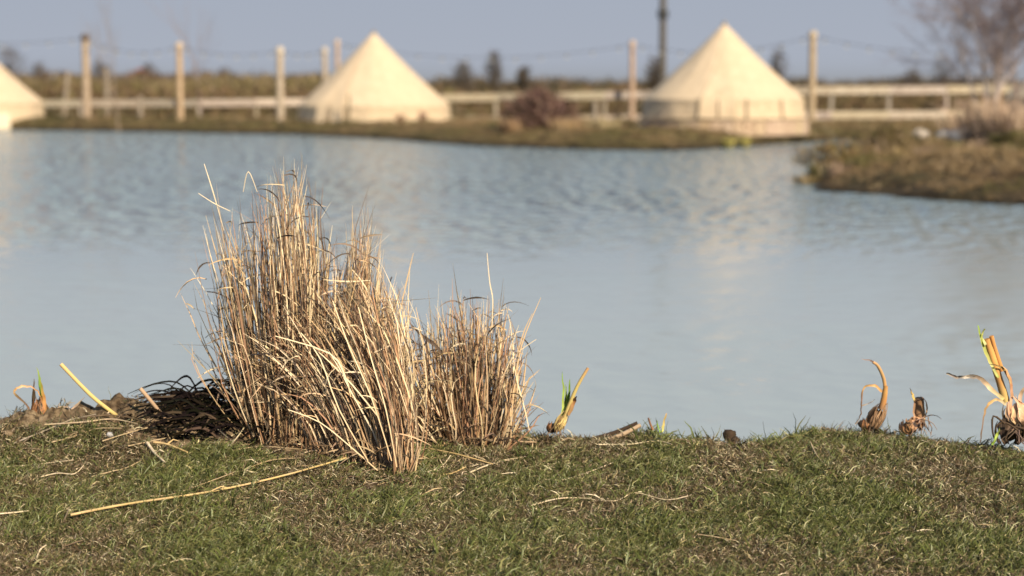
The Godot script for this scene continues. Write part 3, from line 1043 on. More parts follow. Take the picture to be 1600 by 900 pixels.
# ---------------------------------------------------------------- the reed clumps
func stem_shape(s: Shape, p0: Vector3, p1: Vector3, bow: Vector3, w: float, cols: Array, curl: float) -> void:
	var k := 7
	var p := PackedVector3Array()
	var ws := PackedFloat32Array()
	var kink := rng.randf_range(-1, 1) * 0.012
	var side := Vector3(rng.randfn(0, 1), 0, rng.randfn(0, 1)).normalized()
	for j in k:
		var t := j / (k - 1.0)
		var q := p0.lerp(p1, t) + bow * (4.0 * t * (1.0 - t)) + side * kink * sin(t * TAU * 1.2)
		if t > 0.7:
			var e := (t - 0.7) / 0.3
			q += (side * curl + Vector3(0, -absf(curl) * 0.6, 0)) * e * e
		p.append(q)
		ws.append(w * (1.0 - 0.25 * t if t < 0.8 else lerpf(0.8, 0.15, (t - 0.8) / 0.2)))
	s.ribbon(p, ws, shades(k, cols), Vector3(rng.randfn(0, 0.7), 0.15, 1).normalized(), 0.55, rng.randfn(0, 0.8))

func reed_colours(dark: float) -> Array:
	var r := rng.randf()
	var c := PALE if r < 0.33 else (STRAW if r < 0.58 else (Color(0.44, 0.265, 0.16) if r < 0.78 else (Color(0.30, 0.19, 0.12) if r < 0.92 else Color(0.15, 0.105, 0.08))))
	c = vary(c, 0.2)
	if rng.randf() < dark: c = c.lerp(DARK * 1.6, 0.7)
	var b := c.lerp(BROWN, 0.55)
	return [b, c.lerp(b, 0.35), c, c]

# collects stems; the ones nearest the camera become parts, the others one part
func clump(root: Node3D, stems: Array, parts: int) -> void:
	stems.sort_custom(func(a, b): return a[0].z > b[0].z)
	var rest := Shape.new()
	for j in stems.size():
		var q: Array = stems[j]
		var s := rest if j >= parts else Shape.new()
		stem_shape(s, q[0], q[1], q[2], q[3], q[4], q[5])
		if j < parts:
			put("stem", s, M.plant, root)
	put("rear_stems", rest, M.plant, root, "stuff")

func curls(root: Node3D, called: String, starts: Array, w: float, cols: Array, size: float) -> void:
	var s := Shape.new()
	for p0 in starts:
		var p: Vector3 = p0
		var d := Vector3(rng.randfn(0, 1), rng.randf_range(0.0, 0.9), rng.randfn(0, 0.6)).normalized()
		var turn := Vector3(rng.randfn(0, 0.5), rng.randfn(0, 0.3), rng.randfn(0, 0.9))
		var pts := PackedVector3Array([p])
		var ln := size * rng.randf_range(0.5, 1.4)
		for k in 6:
			d = (d + turn * 0.35 + Vector3(0, -0.22, 0)).normalized()
			p += d * ln / 6.0
			pts.append(p)
		var c: Color = vary(cols[rng.randi() % cols.size()], 0.2)
		s.ribbon(pts, fill(7, w * 0.7, w * rng.randf_range(0.8, 1.4), w * 0.15), shades(7, [c * 0.8, c]), Vector3(rng.randfn(0, 0.6), 0.4, 1), 0.5, rng.randfn(0, 1.5))
	put(called, s, M.plant, root, "stuff")

func reed_clumps() -> void:
	rng.seed = 1004
	# tall rear clump
	var da := 7.62
	var sc := da / F
	var base := Vector3((470 - 800.0) * sc, 0, -da)
	base.y = bank(base.x, base.z)
	var ra := thing("reed_clump", base, "tallest clump of dry straw-coloured reeds, upright, at the water's edge", "reed clump", "dry reed clumps on the near bank")
	var env := [[300, 0.80], [318, 0.96], [335, 1.06], [358, 0.92], [380, 1.04], [400, 1.02], [425, 1.10], [445, 1.20], [465, 1.18], [490, 1.02], [512, 0.84], [535, 0.80], [556, 0.96], [576, 1.09], [588, 0.90], [606, 0.74], [640, 0.66], [670, 0.5]]
	var st := []
	for k in 1350:
		var u := rng.randf_range(-1, 1)
		var vv := rng.randf_range(-1, 1) * sqrt(1 - u * u * 0.7)
		if u < -0.55 and rng.randf() < 0.35: continue
		var x := -0.785 + u * 0.285
		var z := -da + vv * 0.17
		var tx := x + u * 0.085 + rng.randfn(0, 0.048) + (-0.055 if u < -0.6 else 0.0)
		if rng.randf() < 0.06: tx += clampf(rng.randfn(-0.04, 0.09), -0.16, 0.12)
		var px := 800.0 + tx / sc
		var h := table(env, px) * (1.0 - pow(rng.randf(), 1.35) * 0.55) * rng.randf_range(0.94, 1.02)
		if px < 335 and rng.randf() < 0.45: h *= 0.6
		if u > 0.45: h *= 0.95
		var p0 := Vector3(x, bank(x, z) - 0.03, z)
		var p1 := Vector3(tx, h, z + vv * 0.10 + rng.randfn(0, 0.04))
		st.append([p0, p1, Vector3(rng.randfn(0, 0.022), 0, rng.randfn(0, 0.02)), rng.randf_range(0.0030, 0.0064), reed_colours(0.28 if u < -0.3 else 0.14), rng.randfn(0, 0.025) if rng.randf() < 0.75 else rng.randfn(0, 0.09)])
	clump(ra, st, 220)
	var spots := []
	for k in 420:
		var q: Array = st[rng.randi() % st.size()]
		var a: Vector3 = q[0]
		spots.append(a.lerp(q[1], rng.randf_range(0.35, 0.97)) + Vector3(0, 0, 0.02))
	curls(ra, "withered_leaf", spots, 0.006, [Color(0.3, 0.22, 0.15), Color(0.13, 0.10, 0.075), STRAW, PALE, Color(0.09, 0.07, 0.06)], 0.13)
	spots = []
	for k in 160:
		var q: Array = st[rng.randi() % st.size()]
		var a: Vector3 = q[0]
		spots.append(a.lerp(q[1], rng.randf_range(0.03, 0.2)) + Vector3(0, 0, 0.03))
	curls(ra, "thatch", spots, 0.006, [Color(0.2, 0.14, 0.09), Color(0.3, 0.22, 0.14), STRAW * 0.8, Color(0.1, 0.075, 0.05)], 0.12)
	# a few broken blades lying across the clump, as in the picture
	for q in [[[505, 437], [545, 440], [578, 438], 6.0], [[590, 500], [572, 450], [545, 415], 5.0], [[319, 256], [333, 300], [350, 360], 3.5], [[310, 302], [335, 318], [360, 330], 3.0], [[380, 300], [388, 268], [402, 300], 3.0]]:
		var s := Shape.new()
		var p := smooth(pv([at(q[0][0], q[0][1], da - 0.22), at(q[1][0], q[1][1], da - 0.24), at(q[2][0], q[2][1], da - 0.22)]), 4)
		s.ribbon(p, fill(p.size(), 0.002, q[3] * 0.0011, 0.002), shades(p.size(), [PALE, PALE * 0.9]), Vector3(0.2, 0.5, 1), 0.4)
		put("broken_blade", s, M.plant, ra)
	# leaning front sheaf
	var bb := on_bank(600, 745)
	var rb := thing("reed_clump", bb, "leaning sheaf of dry reeds in front of the tallest clump, fanning up to the left", "reed clump", "dry reed clumps on the near bank")
	st = []
	for k in 720:
		var t := pow(rng.randf(), 1.25)
		var px := lerpf(632, 488, t) + rng.randfn(0, 9)
		var py := lerpf(751, 708, pow(t, 0.8)) - rng.randf() * 22.0
		var p0 := on_bank(px, py) - Vector3(0, 0.02, 0)
		var lean := deg_to_rad(lerpf(-5.0, -38.0, pow(t, 0.6)) + rng.randfn(0, 5.0))
		var ln := rng.randf_range(0.42, 0.80) * lerpf(1.05, 0.72, t)
		var p1 := p0 + Vector3(sin(lean), cos(lean), 0) * ln + Vector3(0, 0, rng.randf_range(-0.16, 0.03))
		st.append([p0, p1, Vector3(cos(lean), -sin(lean), 0) * rng.randfn(0.045, 0.02), rng.randf_range(0.0030, 0.0064), reed_colours(0.08), rng.randfn(0, 0.03)])
	clump(rb, st, 260)
	spots = []
	for k in 90:
		var q: Array = st[rng.randi() % st.size()]
		var a: Vector3 = q[0]
		spots.append(a.lerp(q[1], rng.randf_range(0.1, 0.95)) + Vector3(0, 0, 0.02))
	curls(rb, "withered_leaf", spots, 0.005, [Color(0.3, 0.22, 0.15), STRAW, PALE, PALE], 0.12)
	spots = []
	for k in 160:
		var q: Array = st[rng.randi() % st.size()]
		var a: Vector3 = q[0]
		spots.append(a.lerp(q[1], rng.randf_range(0.03, 0.2)) + Vector3(0, 0, 0.03))
	curls(rb, "thatch", spots, 0.006, [Color(0.2, 0.14, 0.09), Color(0.3, 0.22, 0.14), STRAW * 0.8, Color(0.1, 0.075, 0.05)], 0.12)
	for q in [[[430, 525], [515, 552], [540, 590], [548, 620], 8.0], [[495, 547], [540, 590], [570, 625], [590, 650], 7.0], [[470, 520], [500, 560], [530, 640], [575, 720], 6.0], [[520, 470], [545, 540], [580, 620], [612, 720], 6.0], [[560, 480], [580, 560], [603, 640], [620, 730], 6.0], [[450, 640], [500, 660], [550, 700], [590, 735], 5.0]]:
		var s := Shape.new()
		var pts := []
		for j in 4:
			pts.append(at(q[j][0], q[j][1], 6.93 - 0.012 * j))
		var p := smooth(pv(pts), 3)
		s.ribbon(p, fill(p.size(), 0.003, q[4] * 0.0008, 0.004), shades(p.size(), [PALE * 1.1, PALE, STRAW]), Vector3(0.3, 0.3, 1), 0.4)
		put("pale_blade", s, M.plant, rb)
	# small right-hand clump
	rng.seed = 61
	var dc := 7.66
	sc = dc / F
	var bc := Vector3((728 - 800.0) * sc, 0, -dc)
	bc.y = bank(bc.x, bc.z)
	var rc := thing("reed_clump", bc, "smallest clump of dry reeds, knee high, right of the two bigger ones", "reed clump", "dry reed clumps on the near bank")
	st = []
	var envc := [[640, 0.40], [660, 0.52], [690, 0.56], [720, 0.60], [760, 0.60], [790, 0.58], [812, 0.46], [850, 0.3]]
	for k in 640:
		var u := rng.randf_range(-1, 1)
		var vv := rng.randf_range(-1, 1) * sqrt(1 - u * u * 0.7)
		var x := bc.x + u * 0.155 - 0.005
		var z := -dc + vv * 0.10
		var tx := x + (u - 0.2) * 0.12 + rng.randfn(-0.012, 0.046)
		var px := 800.0 + tx / sc
		var h := table(envc, px) * (1.0 - pow(rng.randf(), 1.2) * 0.6) * rng.randf_range(0.95, 1.08)
		if rng.randf() < 0.04: h *= 1.25
		st.append([Vector3(x, bank(x, z) - 0.02, z), Vector3(tx, h, z + vv * 0.08 + rng.randfn(0, 0.03)), Vector3(rng.randfn(0, 0.02), 0, rng.randfn(0, 0.015)), rng.randf_range(0.003, 0.0064), reed_colours(0.18), rng.randfn(0, 0.03)])
	clump(rc, st, 200)
	spots = []
	for k in 220:
		var q: Array = st[rng.randi() % st.size()]
		var a: Vector3 = q[0]
		spots.append(a.lerp(q[1], rng.randf_range(0.2, 0.97)) + Vector3(0, 0, 0.02))
	curls(rc, "withered_leaf", spots, 0.006, [Color(0.2, 0.14, 0.1), Color(0.1, 0.08, 0.06), STRAW, PALE], 0.11)
	spots = []
	for k in 160:
		var q: Array = st[rng.randi() % st.size()]
		var a: Vector3 = q[0]
		spots.append(a.lerp(q[1], rng.randf_range(0.03, 0.2)) + Vector3(0, 0, 0.03))
	curls(rc, "thatch", spots, 0.006, [Color(0.2, 0.14, 0.09), Color(0.3, 0.22, 0.14), STRAW * 0.8, Color(0.1, 0.075, 0.05)], 0.12)
	for q in [[[798, 690], [802, 620], [815, 540], [845, 465], 6.0, STRAW], [[795, 640], [806, 570], [818, 520], [832, 490], 5.0, STRAW], [[827, 672], [820, 640], [808, 595], [802, 562], 5.0, PALE], [[768, 520], [770, 470], [765, 440], [761, 395], 4.0, PALE], [[640, 505], [660, 525], [685, 545], [705, 580], 15.0, DARK * 1.3], [[780, 600], [800, 560], [812, 548], [838, 530], 4.0, PALE], [[622, 500], [632, 455], [640, 420], [646, 395], 5.0, STRAW], [[690, 690], [668, 620], [650, 560], [632, 512], 5.0, STRAW], [[680, 690], [650, 640], [638, 600], [634, 540], 4.0, PALE], [[645, 690], [652, 640], [640, 590], [650, 540], 5.0, PALE], [[700, 690], [690, 620], [664, 545], [650, 480], 5.0, STRAW]]:
		var s := Shape.new()
		var pts := []
		for j in 4:
			pts.append(at(q[j][0], q[j][1], dc - 0.1 - 0.01 * j))
		var p := smooth(pv(pts), 4)
		s.ribbon(p, fill(p.size(), 0.003, q[4] * 0.0011, 0.002), shades(p.size(), [q[5], q[5]]), Vector3(0.3, 0.3, 1), 0.4)
		put("loose_blade", s, M.plant, rc)
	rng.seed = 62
	# heap of dark dead leaves; the tall clump's shade is put into their colour
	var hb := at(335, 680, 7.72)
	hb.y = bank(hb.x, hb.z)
	var heap := thing("leaf_heap", hb, "heap of dark dead reed leaves left of the tallest clump, its shade put into their colour", "leaf heap")
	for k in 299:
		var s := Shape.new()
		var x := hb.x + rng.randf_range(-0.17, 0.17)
		var z := hb.z + rng.randf_range(-0.10, 0.25)  # drawn out towards the camera so the leaves darken the shaded soil
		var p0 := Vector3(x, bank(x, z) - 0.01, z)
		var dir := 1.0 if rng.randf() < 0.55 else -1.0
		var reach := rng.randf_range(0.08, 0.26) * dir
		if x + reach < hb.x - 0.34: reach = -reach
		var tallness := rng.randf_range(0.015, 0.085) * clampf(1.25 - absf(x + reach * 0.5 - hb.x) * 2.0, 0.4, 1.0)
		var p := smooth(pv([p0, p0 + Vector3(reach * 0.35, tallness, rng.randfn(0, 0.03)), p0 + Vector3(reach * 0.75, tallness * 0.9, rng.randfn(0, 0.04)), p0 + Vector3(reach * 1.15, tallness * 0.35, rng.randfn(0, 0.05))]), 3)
		var c := vary(DARK * (0.16 if rng.randf() < 0.88 else 1.2), 0.3)  # mostly near-black, with the clump's shade in the colour
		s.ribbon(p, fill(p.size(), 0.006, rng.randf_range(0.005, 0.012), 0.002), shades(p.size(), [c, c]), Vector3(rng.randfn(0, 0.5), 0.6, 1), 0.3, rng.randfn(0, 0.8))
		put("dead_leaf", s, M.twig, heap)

# ---------------------------------------------------------------- sprouts, stumps and litter on the edge
func leaf(root: Node3D, called: String, px: Array, d: float, w: float, cols: Array, profile := [0.8, 1.0, 0.1], back := 0.0) -> void:
	var pts := []
	for j in px.size():
		pts.append(at(px[j][0], px[j][1], d + back * j + 0.008 * sin(j * 2.1)))
	var p := smooth(pv(pts), 4)
	var s := Shape.new()
	var ws := fill(p.size(), w * profile[0], w * profile[1], w * profile[2])
	var cs := shades(p.size(), cols)
	for j in p.size():
		ws[j] *= 0.82 * rng.randf_range(0.78, 1.15)
		cs[j] = vary(cs[j] * 0.9, 0.25)
		p[j] += Vector3(rng.randfn(0, 0.0012), rng.randfn(0, 0.0012), rng.randfn(0, 0.003))
	s.ribbon(p, ws, cs, Vector3(0.35, 0.3, 1), 0.5, rng.randfn(0, 0.5))
	put(called, s, M.leaf, root)

func stick(root: Node3D, called: String, px: Array, d: float, r: float, cols: Array, taper := 0.7) -> void:
	var pts := []
	for j in px.size():
		pts.append(at(px[j][0], px[j][1], d + 0.004 * sin(j * 1.7)))
	var p := smooth(pv(pts), 3)
	var s := Shape.new()
	var rr := fill(p.size(), r, r * taper)
	for j in rr.size():
		rr[j] *= 1.0 + 0.12 * noise.get_noise_2d(j * 7.0, px[0][0])
	s.tube(p, rr, shades(p.size(), cols), 7)
	put(called, s, M.twig, root)

func knob(root: Node3D, called: String, px: float, py: float, d: float, w: float, h: float, c1: Color, c2: Color, tilt := 0.0) -> void:
	var s := Shape.new()
	s.lump(at(px, py, d), Vector3(w, h, w * 0.85) * 0.75, c1, c2, noise, 0.8, 12, Basis(Vector3.BACK, tilt))
	put(called, s, M.twig, root)
	if called == "crown" or called == "neck":
		wraps(root, px, py, d, w * 0.85, h, 18, [c1 * 1.6, c2, c2 * 1.3, c1], tilt)

func roots(root: Node3D, px: float, py: float, d: float, count: int, size: float, c: Color) -> void:
	for k in count:
		var p := at(px + rng.randfn(0, 5), py + rng.randfn(0, 3), d) + Vector3(0, 0, 0.02)
		var dir := Vector3(rng.randfn(0, 0.8), rng.randf_range(-0.9, 0.1), rng.randf_range(0.0, 0.8)).normalized()
		var pts := [p]
		for j in 4:
			dir = (dir + Vector3(rng.randfn(0, 0.45), -0.3, rng.randfn(0, 0.3))).normalized()
			p += dir * size * rng.randf_range(0.08, 0.2)
			pts.append(p)
		var q := smooth(pv(pts), 2)
		var s := Shape.new()
		var cc := vary(c, 0.4)
		s.tube(q, fill(q.size(), 0.0026, 0.0008), shades(q.size(), [cc, cc * 1.2]), 5)
		put("root", s, M.twig, root)

# dead sheaths that wrap a crown, their ends torn
func wraps(root: Node3D, px: float, py: float, d: float, w: float, h: float, count: int, cols: Array, tilt := 0.0) -> void:
	var c0 := at(px, py, d)
	var b := Basis(Vector3.BACK, tilt)
	for k in count:
		var a := rng.randf() * PI
		var f := 0.0
		var pts := []
		var top := rng.randf_range(0.2, 1.6)
		for j in 6:
			var t := lerpf(-1.0, top, j / 5.0)
			var rr := w * (sqrt(maxf(0.12, 1.0 - t * t * 0.75)) + 0.10 + rng.randf_range(0.0, 0.08)) + (maxf(0.0, t - 0.6) * w * rng.randf_range(0.0, 0.5))
			f += rng.randfn(0, 0.12)
			pts.append(c0 + b * Vector3(cos(a + f) * rr, t * h, sin(a + f) * rr))
		var s := Shape.new()
		var c: Color = vary(cols[rng.randi() % cols.size()], 0.25)
		var p := smooth(pv(pts), 2)
		s.ribbon(p, fill(p.size(), w * 0.35, w * rng.randf_range(0.3, 0.55), w * 0.08), shades(p.size(), [c * 0.6, c, c * 0.9]), Vector3(cos(a), 0.1, sin(a)), 0.3)
		put("sheath", s, M.plant, root)

func spot(px: float, py: float) -> Vector3:
	return on_bank(px, py)

func near_things() -> void:
	rng.seed = 1005
	var green := Color(0.20, 0.34, 0.05)
	var lime := Color(0.46, 0.52, 0.14)
	var yellow := Color(0.60, 0.48, 0.19)
	var orange := Color(0.52, 0.28, 0.10)
	var ochre := Color(0.50, 0.33, 0.15)
	var rust := Color(0.30, 0.15, 0.07)
	# left mound: sprout with a folded orange leaf
	var d := 7.72
	var t := thing("water_plant", at(62, 652, d), "cut water plant with a folded orange leaf and a green shoot, on the left mound", "plant", "cut water plants on the near bank")
	leaf(t, "leaf", [[52, 650], [40, 632], [22, 614], [30, 605], [48, 604], [62, 616], [70, 640]], d - 0.03, 0.012, [rust, DARK * 2, ochre, Color(0.75, 0.5, 0.3), orange, orange])
	leaf(t, "shoot", [[68, 650], [64, 610], [58, 574]], d, 0.017, [orange, green, Color(0.3, 0.38, 0.12)])
	leaf(t, "shoot", [[72, 652], [68, 620], [62, 590]], d - 0.02, 0.018, [orange, orange, green])
	leaf(t, "dead_leaf", [[54, 652], [52, 620], [53, 592]], d + 0.02, 0.02, [DARK, DARK, DARK * 2])
	knob(t, "crown", 62, 642, d, 0.034, 0.04, DARK * 1.5, rust)
	roots(t, 70, 645, d, 7, 0.10, Color(0.5, 0.38, 0.25))
	for q in [[[75, 650], [95, 636], [110, 636]], [[100, 655], [118, 635], [133, 620]], [[85, 652], [100, 645], [104, 655]]]:
		leaf(t, "dead_leaf", q, d - 0.04, 0.014, [Color(0.55, 0.4, 0.26), Color(0.6, 0.48, 0.36)])
	# leaning yellow stalk
	t = thing("leaning_stalk", at(185, 655, d), "yellow cut stalk leaning left out of the mound", "stalk")
	stick(t, "stalk", [[196, 660], [172, 642], [140, 616], [95, 569]], d - 0.05, 0.0085, [Color(0.18, 0.12, 0.05), yellow, yellow * 1.05, Color(0.7, 0.5, 0.22)], 0.95)
	# brown stake
	t = thing("stake", at(262, 665, d), "brown cut stake leaning left against the dark leaf heap", "stake")
	stick(t, "shaft", [[278, 678], [262, 660], [240, 632], [219, 607]], d - 0.14, 0.0085, [Color(0.15, 0.10, 0.07), Color(0.36, 0.25, 0.16), Color(0.5, 0.36, 0.24)], 1.0)
	t = thing("stake", at(272, 670, d), "thinner brown stake crossing behind the brown cut stake", "stake")
	stick(t, "shaft", [[290, 672], [262, 655], [244, 640]], d - 0.11, 0.006, [Color(0.2, 0.14, 0.09), Color(0.33, 0.24, 0.16)], 0.9)
	# green sprout right of the small clump
	d = edge(0.22) - 0.1
	t = thing("water_plant", at(875, 672, d), "cut water plant with bright green and yellow leaves right of the smallest reed clump", "plant", "cut water plants on the near bank")
	leaf(t, "leaf", [[878, 655], [880, 615], [878, 580]], d, 0.016, [lime, Color(0.3, 0.42, 0.09), green])
	leaf(t, "leaf", [[882, 655], [888, 620], [890, 592]], d + 0.01, 0.017, [lime, green, green])
	leaf(t, "leaf", [[880, 660], [884, 628], [884, 600]], d + 0.02, 0.015, [lime, lime, green])
	stick(t, "stalk", [[878, 665], [888, 638], [902, 604], [919, 575]], d - 0.02, 0.0105, [Color(0.45, 0.33, 0.14), yellow, Color(0.56, 0.46, 0.17), Color(0.56, 0.33, 0.16)], 0.55)
	leaf(t, "dead_leaf", [[888, 650], [896, 628], [901, 618]], d - 0.03, 0.018, [ochre, rust, DARK])
	knob(t, "crown", 876, 660, d - 0.01, 0.022, 0.036, Color(0.16, 0.1, 0.05), Color(0.6, 0.48, 0.2), -0.5)
	knob(t, "crown", 864, 668, d + 0.02, 0.026, 0.02, DARK, rust)
	roots(t, 872, 668, d, 8, 0.07, Color(0.25, 0.17, 0.1))
	# small shoots
	t = thing("small_shoot", at(1030, 674, d), "tiny yellow shoot beside a dark twig right of the green water plant", "plant")
	leaf(t, "leaf", [[1034, 676], [1037, 660], [1041, 646]], d, 0.013, [lime, yellow, Color(0.55, 0.38, 0.18)], [1, 1, 0.5])
	leaf(t, "leaf", [[1031, 676], [1027, 662], [1026, 655]], d, 0.008, [green, green])
	stick(t, "twig", [[1020, 672], [1016, 662], [1013, 653]], d, 0.005, [rust, Color(0.2, 0.12, 0.09)])
	# dark clod
	d = edge(0.88) - 0.02
	t = thing("clod", at(1140, 680, d), "small black clod of earth on the edge of the grass right of the middle", "clod")
	knob(t, "lump", 1139, 683, d, 0.030, 0.030, DARK * 0.7, DARK)
	knob(t, "lump", 1148, 689, d - 0.02, 0.026, 0.014, DARK, DARK * 1.6, 0.5)
	# three stumps at the right
	d = edge(1.45) - 0.08
	t = thing("water_plant", at(1370, 668, d), "withered water plant with a long neck and one drooping leaf, left of the right-hand three", "plant", "cut water plants on the near bank")
	knob(t, "crown", 1369, 652, d, 0.034, 0.054, Color(0.10, 0.06, 0.035), Color(0.30, 0.19, 0.11), -0.45)
	knob(t, "crown", 1353, 664, d + 0.01, 0.034, 0.022, DARK, rust)
	stick(t, "neck", [[1378, 640], [1381, 625], [1383, 612], [1384, 603]], d - 0.01, 0.016, [Color(0.3, 0.18, 0.1), Color(0.5, 0.25, 0.09), Color(0.62, 0.36, 0.13), orange], 0.6)
	stick(t, "stalk", [[1384, 615], [1381, 592], [1372, 572], [1364, 566]], d, 0.0085, [orange, ochre, Color(0.6, 0.35, 0.18)], 0.7)
	leaf(t, "leaf", [[1369, 570], [1362, 564], [1346, 560]], d, 0.010, [Color(0.5, 0.3, 0.2), Color(0.18, 0.12, 0.1), Color(0.5, 0.36, 0.3)])
	leaf(t, "leaf", [[1378, 612], [1366, 602], [1350, 605], [1346, 625], [1345, 645], [1337, 662]], d - 0.02, 0.013, [orange, Color(0.7, 0.42, 0.18), ochre, rust, Color(0.25, 0.17, 0.12), Color(0.5, 0.4, 0.32)], [1, 0.9, 0.7])
	leaf(t, "dead_leaf", [[1346, 634], [1358, 630], [1368, 624]], d - 0.01, 0.006, [Color(0.25, 0.2, 0.16), Color(0.4, 0.36, 0.33)])
	roots(t, 1360, 660, d, 9, 0.09, Color(0.13, 0.09, 0.06))
	d = edge(1.6) - 0.06
	t = thing("water_plant", at(1430, 672, d), "short hollow brown stump of a water plant, middle of the right-hand three", "plant", "cut water plants on the near bank")
	knob(t, "crown", 1424, 663, d, 0.050, 0.030, Color(0.22, 0.12, 0.06), Color(0.55, 0.33, 0.2), 0.35)
	stick(t, "stalk", [[1436, 662], [1437, 642], [1436, 622]], d, 0.026, [Color(0.3, 0.17, 0.1), Color(0.36, 0.21, 0.11), Color(0.2, 0.12, 0.07)], 0.75)
	leaf(t, "leaf", [[1429, 628], [1425, 616], [1421, 606]], d - 0.01, 0.014, [yellow, Color(0.7, 0.45, 0.12)])
	leaf(t, "leaf", [[1444, 655], [1448, 632], [1438, 618]], d - 0.03, 0.012, [Color(0.6, 0.42, 0.25), Color(0.5, 0.3, 0.18)])
	leaf(t, "leaf", [[1428, 655], [1428, 632], [1434, 620]], d - 0.03, 0.012, [Color(0.5, 0.3, 0.18), Color(0.4, 0.24, 0.14)])
	roots(t, 1440, 654, d - 0.02, 12, 0.13, Color(0.3, 0.2, 0.14))
	d = edge(1.95) - 0.08
	t = thing("water_plant", at(1572, 680, d), "largest water plant stump with orange and lime stalks, at the right edge", "plant", "cut water plants on the near bank")
	stick(t, "stalk", [[1572, 628], [1562, 595], [1551, 560], [1541, 530]], d, 0.017, [yellow, orange, Color(0.72, 0.4, 0.13), orange], 0.8)
	stick(t, "stalk", [[1566, 580], [1556, 550], [1549, 525]], d + 0.02, 0.010, [orange, Color(0.6, 0.3, 0.1)], 0.9)
	leaf(t, "leaf", [[1560, 590], [1546, 565], [1534, 535], [1527, 508]], d - 0.025, 0.022, [lime, Color(0.5, 0.5, 0.2), lime, green], [0.6, 1.0, 0.3])
	leaf(t, "leaf", [[1540, 540], [1533, 525], [1538, 514]], d - 0.03, 0.016, [Color(0.6, 0.6, 0.3), lime], [1, 1, 0.6])
	leaf(t, "leaf", [[1580, 600], [1566, 575], [1545, 568]], d - 0.03, 0.012, [ochre, Color(0.35, 0.25, 0.1), DARK])
	leaf(t, "leaf", [[1577, 640], [1580, 610], [1572, 580], [1565, 572]], d - 0.02, 0.020, [Color(0.6, 0.38, 0.24), Color(0.55, 0.3, 0.18), Color(0.66, 0.45, 0.2)])
	leaf(t, "side_leaf", [[1568, 625], [1545, 605], [1530, 590], [1512, 588], [1495, 589], [1479, 583]], d - 0.03, 0.021, [yellow, Color(0.66, 0.52, 0.34), Color(0.2, 0.15, 0.12), Color(0.66, 0.58, 0.48), Color(0.34, 0.28, 0.25), Color(0.66, 0.58, 0.5)], [1.0, 1.0, 0.5])
	leaf(t, "drooping_leaf", [[1572, 632], [1556, 625], [1542, 635], [1535, 660], [1532, 692]], d - 0.05, 0.016, [PALE * 0.8, ochre * 1.1, ochre, Color(0.33, 0.24, 0.18), DARK * 2], [0.9, 0.8, 0.5])
	leaf(t, "leaf", [[1590, 640], [1596, 612], [1610, 600]], d, 0.02, [Color(0.7, 0.55, 0.38), Color(0.3, 0.2, 0.15)])
	knob(t, "crown", 1585, 645, d, 0.050, 0.045, Color(0.5, 0.3, 0.18), Color(0.72, 0.5, 0.32), 0.3)
	knob(t, "crown", 1578, 672, d, 0.060, 0.050, DARK, Color(0.28, 0.2, 0.15))
	knob(t, "crown", 1606, 665, d + 0.02, 0.055, 0.060, Color(0.4, 0.26, 0.17), Color(0.2, 0.13, 0.09))
	for q in [[[1570, 662], [1552, 650], [1551, 675], [1556, 690]], [[1590, 672], [1570, 660], [1556, 668], [1560, 692]], [[1600, 670], [1580, 668], [1568, 694]]]:
		stick(t, "root", q, d - 0.07, 0.0045, [DARK * 1.4, DARK])
	leaf(t, "leaf", [[1550, 695], [1558, 680], [1563, 668]], d - 0.09, 0.014, [green, lime])
	roots(t, 1590, 670, d - 0.04, 12, 0.12, Color(0.14, 0.10, 0.08))
	# pale pebble on the left grass
	var pb := spot(172, 684)
	var s := Shape.new()
	s.lump(pb + Vector3(0, 0.012, 0), Vector3(0.015, 0.011, 0.012), Color(0.36, 0.36, 0.36), Color(0.5, 0.5, 0.5), noise, 0.3, 8)
	tag(put("pebble", s, M.stone), "pale grey pebble in the grass below the left mound", "pebble")
	# clods that make the mound uneven
	var where := [[20, 672, 0.05], [45, 668, 0.035], [80, 660, 0.03], [108, 662, 0.04], [140, 658, 0.035], [165, 662, 0.05], [205, 648, 0.045], [232, 658, 0.035], [190, 672, 0.03], [60, 680, 0.028], [120, 676, 0.03]]
	var cl := Shape.new()
	for q in where:
		var c := spot(q[0], q[1])
		cl.lump(c - Vector3(0, q[2] * 0.15, 0), Vector3(q[2], q[2] * 0.4, q[2] * 0.8) * 0.75, Color(0.22, 0.168, 0.112), Color(0.40, 0.31, 0.21), noise, 1.5, 14, Basis(Vector3.UP, q[0]) * Basis(Vector3.RIGHT, 0.3))
	tag(put("earth_clods", cl, M.soil), "brown clods of earth heaped on the left mound", "clods", "", "stuff")
	# broken straw on the turf, thickest round the reed clumps and on the mound
	var lit := Shape.new()
	for k in 1500:
		var x := rng.randf_range(-2.5, 2.6)
		var z := -rng.randf_range(5.9, 7.75)
		var w := exp(-pow((x + 0.45) / 0.55, 2) - pow((-z - 7.35) / 0.4, 2)) + 0.9 * exp(-pow((x + 1.5) / 0.6, 2) - pow((-z - 7.6) / 0.2, 2)) + 0.05
		if rng.randf() > w: continue
		var a := rng.randf() * TAU
		var ln := rng.randf_range(0.02, 0.11)
		var dd := Vector3(cos(a), 0, sin(a) * 0.8)
		var q := [Vector3(x, 0, z), Vector3(x, 0, z) + dd * ln * 0.5 + Vector3(rng.randfn(0, 0.004), 0, rng.randfn(0, 0.004)), Vector3(x, 0, z) + dd * ln]
		for j in 3:
			q[j].y = bank(q[j].x, q[j].z) + rng.randf_range(0.003, 0.026) * (1.0 - 0.6 * bare(q[j].x, q[j].z))
		var c := vary([PALE, STRAW, Color(0.4, 0.29, 0.18), Color(0.25, 0.18, 0.12)][rng.randi() % 4] * 0.85, 0.2)
